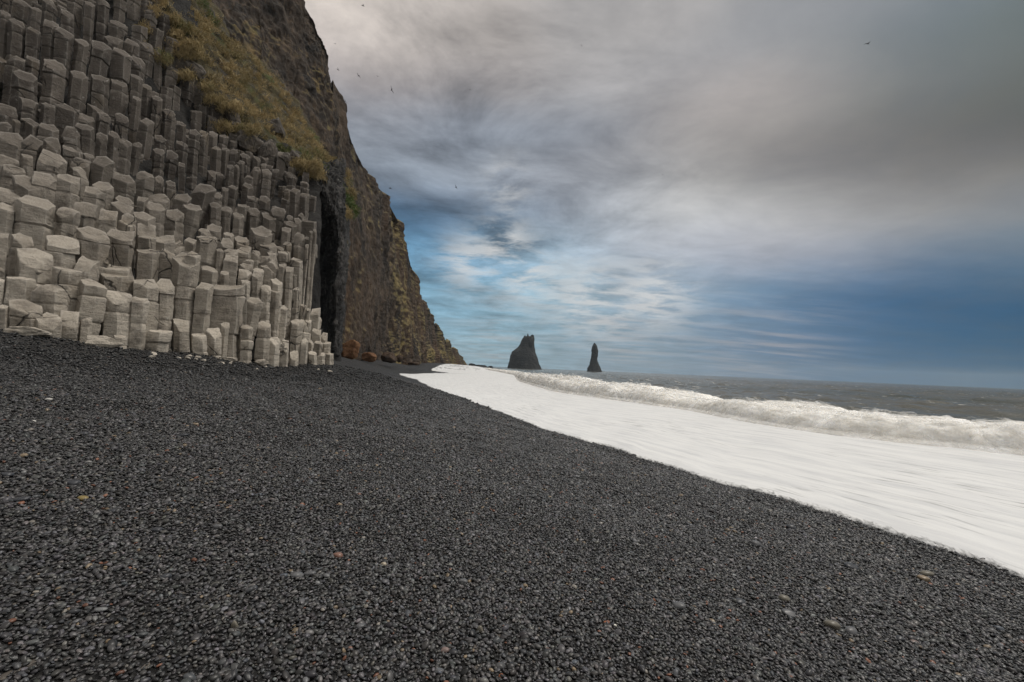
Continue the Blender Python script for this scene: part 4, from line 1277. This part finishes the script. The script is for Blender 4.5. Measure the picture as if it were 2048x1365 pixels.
# ------------------------------------------------------------------ sea, foam and the breaking wave
def resample(L, n, dens):
    """points along polyline L with spacing dens(y)"""
    seg = np.linalg.norm(np.diff(L, axis=0), axis=1); s = np.r_[0, np.cumsum(seg)]
    fine_s = np.linspace(0, s[-1], 20000)
    P = np.stack([np.interp(fine_s, s, L[:, k]) for k in range(2)], -1)
    # smooth
    ker = np.hanning(401); ker /= ker.sum()
    Pe = np.pad(P, ((200, 200), (0, 0)), mode='edge')
    Pm = np.stack([np.convolve(Pe[:, k], ker, 'valid') for k in range(2)], -1)
    wgt = dens(P); cum = np.r_[0, np.cumsum(wgt[1:])]; cum /= cum[-1]
    q = np.interp(np.linspace(0, 1, n), cum, fine_s)
    return np.stack([np.interp(q, fine_s, Pm[:, k]) for k in range(2)], -1), np.stack([np.interp(q, fine_s, P[:, k]) for k in range(2)], -1), q


dens = lambda P: 1 / (np.linalg.norm(P, axis=1) + 2)
nA, nC = 900, 90
oS, oR, oq = resample(OL, nA, dens)
wS, wR, wq = resample(WL, nA, dens)
# wavy swash edge
wave = 0.20 * fbm(np.c_[wq * 0.30, 0 * wq, 0 * wq], 4, 3) + 0.05 * fbm(np.c_[wq * 1.6, 0 * wq, 0 * wq + 4], 4, 6)
tang = np.gradient(wR, axis=0); tang /= np.linalg.norm(tang, axis=1, keepdims=True) + 1e-9
wR = wR + np.c_[tang[:, 1], -tang[:, 0]] * (wave * np.clip(np.linalg.norm(wR, axis=1) / 6, 0.6, 3))[:, None]
tc_ = np.concatenate([np.linspace(0, 0.06, 14)[:-1], np.linspace(0.06, 1.06, nC - 13)])
FP = wR[:, None] + (oS - wR)[:, None] * tc_[None, :, None]
ze = beach_z(wR[:, 0], wR[:, 1])
width = np.linalg.norm(oS - wR, axis=1)
dd = tc_[None] * width[:, None]
Zf = (ze[:, None]) * np.exp(-dd / 4.5) + 0.035 * (1 - np.exp(-dd / 0.10)) - 0.012 + 0.05 * np.exp(-dd / 4.5) * (1 - np.exp(-dd / .5))
nq = np.stack([FP[..., 0] * 0.45, FP[..., 1] * 0.25, 0 * FP[..., 0]], -1)
Zf += 0.045 * fbm(nq, 4, 12) * (1 - np.exp(-dd / 1.2))
Zb = beach_z(FP[..., 0], FP[..., 1])
Zf = np.maximum(Zf, np.where(dd > 0.05, Zb + 0.012, -9))
V = np.concatenate([FP, Zf[..., None]], -1).reshape(-1, 3)
auv = np.stack([np.broadcast_to(oq[:, None], dd.shape), dd, 0 * dd], -1).reshape(-1, 3)
foam = mesh_obj('surf_foam', V, grid_faces(nA, len(tc_)), M_foam, attrs={'auv': auv, 'edge': dd.ravel()})
tag(foam, 'white foam sheet of the backwash spreading over the lower beach', 'surf foam', kind='stuff')

# open sea
az = np.radians(np.linspace(-32, 88, 620)); rr = np.concatenate([np.geomspace(7, 300, 420), np.geomspace(310, 3200, 40)])
A, R = np.meshgrid(az, rr, indexing='ij')
X = np.sin(A) * R; Y = np.cos(A) * R
do, par = seg_dist(np.c_[X.ravel(), Y.ravel()], OL)
do = do.reshape(X.shape); par = par.reshape(X.shape)
mask_w = sstep(4, 12, do)
q1 = np.stack([par * 0.10, do * 0.32 + 0.5 * fbm(np.stack([X * 0.05, Y * 0.05, 0 * X], -1), 2, 4), 0 * X], -1)
swell = fbm(q1, 2, 15) * 0.5 + fbm(np.stack([X * 0.55, Y * 0.40, 0 * X], -1), 4, 19) * 0.16
Z = -0.03 + swell * mask_w * np.clip(1.2 - R / 1500, 0.2, 1)
fo = np.exp(-np.maximum(do - 4, 0) / 5.0) * 0.75 + 0.40 * np.clip(fbm(q1 * np.array([0.8, 1.3, 1]), 3, 23) * 2.2 - 0.2, 0, 1) * np.exp(-np.maximum(do - 5, 0) / 60)
fo = np.where(do < 0, 0.9, fo)
for px_, Yd in ((1050, 645), (1188, 688)):
    c_ = at_y(px_, 740, Yd)
    fo = np.maximum(fo, 0.6 * np.exp(-((X - c_[0]) ** 2 + ((Y - c_[1]) * 0.8) ** 2) / (34 ** 2 if px_ < 1100 else 24 ** 2)))
sea = mesh_obj('sea', np.stack([X, Y, Z], -1).reshape(-1, 3), grid_faces(len(az), len(rr))[:, ::-1], M_sea, attrs={'foam': fo.ravel()})
tag(sea, 'grey green choppy sea reaching to the horizon', 'sea', kind='structure')

# breaking wave
nB = 1500
bS, _, bq = resample(OL[2:], nB, dens)
tg = np.gradient(bS, axis=0); tg /= np.linalg.norm(tg, axis=1, keepdims=True)
nrm2 = np.c_[tg[:, 1], -tg[:, 0]]
dist = np.linalg.norm(bS, axis=1)
hgt = np.interp(bS[:, 1], [-20, 13, 20, 27, 35, 50, 65, 80, 110, 200, 440], [0.66, 0.68, 0.60, 0.60, 0.78, 0.95, 0.85, 0.7, 0.55, 0.6, 0.4])
hgt = hgt * (1 + 0.55 * fbm(np.c_[bq * 0.22, 0 * bq, 0 * bq], 3, 81) + 0.16 * fbm(np.c_[bq * 1.4, 0 * bq, 0 * bq], 3, 84))
prof = np.array([(-1.3, -0.06), (-1.0, 0.06), (-0.75, 0.24), (-0.6, 0.48), (-0.42, 0.72), (-0.15, 0.92), (0.15, 1.0), (0.6, 0.97), (1.2, 0.88), (2.4, 0.96), (3.8, 1.04), (5.2, 0.90), (7.0, 0.45), (9.5, -0.05)])
sl_ = np.r_[0, np.cumsum(np.hypot(*np.diff(prof, axis=0).T))]
mB = 80
sv = np.concatenate([np.linspace(0, sl_[6], 50)[:-1], np.linspace(sl_[6], sl_[-1], mB - 49)])
pc_ = np.interp(sv, sl_, prof[:, 0]); pz_ = np.interp(sv, sl_, prof[:, 1])


def breaker(shell, dens0, seed):
    off = pc_[None] * (0.55 + 0.45 * hgt[:, None]); zz = pz_[None] * hgt[:, None]
    P = np.concatenate([bS[:, None] + nrm2[:, None] * off[..., None], zz[..., None]], -1)
    auv = np.stack([np.broadcast_to(bq[:, None], off.shape), np.broadcast_to(sv[None], off.shape) * hgt[:, None], 0 * off], -1)
    d = ridged(auv * np.array([0.75, 1.5, 1]), 3, seed) * 0.42 + fbm(auv * np.array([2.0, 2.6, 1]), 3, seed + 4) * 0.40
    N_ = grid_normals(P); N_ *= np.sign(N_[..., 2].mean())
    env = np.clip(pz_, 0, 1)[None] ** 0.7
    P = P + N_ * ((0.24 * d + shell * (0.6 + 0.8 * fbm(auv * np.array([0.9, 1.2, 1]), 3, seed + 9))) * env * hgt[:, None])[..., None]
    P[..., 2] = np.where(pz_[None] < 0, np.minimum(P[..., 2], -0.03), P[..., 2])
    return P, auv, dens0 * np.ones_like(off)


P, auv, dn = breaker(0.0, 2.0, 31)
dn = dn - 1.8 * sstep(4.0, 9.0, pc_)[None]
wave_o = mesh_obj('breaking_wave', P.reshape(-1, 3), grid_faces(nB, mB), M_spray, attrs={'auv': auv.reshape(-1, 3), 'dens': dn.ravel()})
tag(wave_o, 'long white wave breaking along the beach in a churning crest', 'wave')
for sh, d0 in ((0.10, 0.66), (0.22, 0.54), (0.36, 0.45)):
    P, auv, dn = breaker(sh, d0, 31 + int(sh * 100))
    sp = mesh_obj('spray', P[:, 8:62].reshape(-1, 3), grid_faces(nB, 54), M_spray, wave_o, attrs={'auv': (auv[:, 8:62] + sh * 20).reshape(-1, 3), 'dens': dn[:, 8:62].ravel()})


# ------------------------------------------------------------------ seabirds
k = material('bird_feathers')
k.b.inputs['Base Color'].default_value = (0.07, 0.07, 0.075, 1)
M_bird = k.m


def bird(px, py, wpx, Yd, bank, head, label, flap=0.35):
    s = wpx / F * Yd / 2           # half wing span
    V, Q = [], []
    # body: spindle along x with head and tail
    xs = np.linspace(-0.55, 0.5, 12)
    rad = np.interp(xs, [-0.55, -0.42, -0.2, 0.1, 0.3, 0.36, 0.44, 0.5], [0.05, 0.03, 0.08, 0.105, 0.06, 0.065, 0.035, 0.006])
    fl = np.interp(xs, [-0.55, -0.4, -0.2, 0.5], [2.2, 1.6, 1.0, 1.0])
    th = np.linspace(0, 2 * math.pi, 8, endpoint=False)
    for x_, r_, f_ in zip(xs, rad, fl):
        for t in th: V.append((x_, math.cos(t) * r_ * f_, math.sin(t) * r_ / f_))
    for i in range(11):
        for j in range(8): Q.append((i * 8 + j, i * 8 + (j + 1) % 8, (i + 1) * 8 + (j + 1) % 8, (i + 1) * 8 + j))
    for sg in (-1, 1):
        b = len(V)
        for t in np.linspace(0.04, 1, 8):
            ch = np.interp(t, [0, 0.5, 1], [0.26, 0.20, 0.03]); sw = np.interp(t, [0, 0.45, 1], [0.10, 0.16, -0.12])
            zz = flap * np.interp(t, [0, 0.45, 1], [0, 0.55, 0.45]) 
            for dx, dz in ((0, 0), (-ch * 0.4, 0.02), (-ch, 0), (-ch * 0.4, -0.01)):
                V.append((sw + dx, sg * t, zz + dz))
        for i in range(7):
            for j in range(4): Q.append((b + i * 4 + j, b + i * 4 + (j + 1) % 4, b + (i + 1) * 4 + (j + 1) % 4, b + (i + 1) * 4 + j))
    V = np.array(V) * s
    R_ = np.array(Matrix.Rotation(head, 3, 'Z') @ Matrix.Rotation(bank, 3, 'X'))
    o = mesh_obj('seabird', V @ R_.T, np.array(Q), M_bird)
    o.location = tuple(at_y(px, py, Yd))
    tag(o, label, 'bird', 'seabirds circling off the cliff')


for b in ((783, 180, 17, 45, 1.1, 2.2, 'largest dark seabird, banked steeply right of the cliff'), (726, 12, 15, 48, 0.4, 0.4, 'seabird gliding at the top edge of the sky'),
          (755, 153, 7, 60, 0.3, 1.6, 'tiny seabird seen head on just above the largest one'), (690, 203, 14, 48, 0.9, 2.0, 'seabird flying close beside the cliff edge below the summit'),
          (676, 140, 13, 50, 0.9, 0.9, 'seabird skimming the cliff edge with raised wings'), (717, 152, 12, 50, 0.5, 2.6, 'pale seabird between the cliff edge and the tiny head on bird'),
          (670, 88, 7, 55, 0.2, 1.2, 'tiny seabird right above the shoulder of the cliff'), (780, 377, 15, 55, 0.4, 0.2, 'seabird low by the notch where the cliff steps down'),
          (912, 375, 11, 60, 0.9, 2.5, 'lone seabird under the bright cloud hole'), (940, 180, 8, 60, 1.0, 0.7, 'small seabird alone in the grey middle sky'),
          (1325, 350, 8, 70, 0.8, 0.8, 'small seabird above the bright cloud band on the right'), (1735, 88, 18, 60, 0.3, 0.1, 'seabird gliding alone in the dark upper right sky'),
          (1163, 92, 9, 60, 0.9, 0.9, 'small seabird high in the pale sky right of centre')):
    bird(*b[:6], b[6])

# ------------------------------------------------------------------ sea air
k = material('haze')
k.l.remove(k.out.inputs[0].links[0])
k.n.remove(k.b)
pv = k.add('ShaderNodeVolumePrincipled')
pv.inputs['Color'].default_value = (0.66, 0.78, 0.86, 1)
pv.inputs['Density'].default_value = 0.00014
pv.inputs['Anisotropy'].default_value = 0.2
k.l.new(pv.outputs[0], k.out.inputs['Volume'])
B0 = np.array([-2100, -750, -16.0]); B1 = np.array([3400, 3400, 92.0])
cs_ = np.array([[x, y, z] for x in (0, 1) for y in (0, 1) for z in (0, 1)], float)
hz = mesh_obj('haze', B0 + cs_ * (B1 - B0), np.array([[0, 1, 3, 2], [4, 6, 7, 5], [0, 4, 5, 1], [2, 3, 7, 6], [0, 2, 6, 4], [1, 5, 7, 3]]), k.m, smooth=False)
tag(hz, 'thin sea haze fading the far headland and the sea stacks', 'haze', kind='stuff')
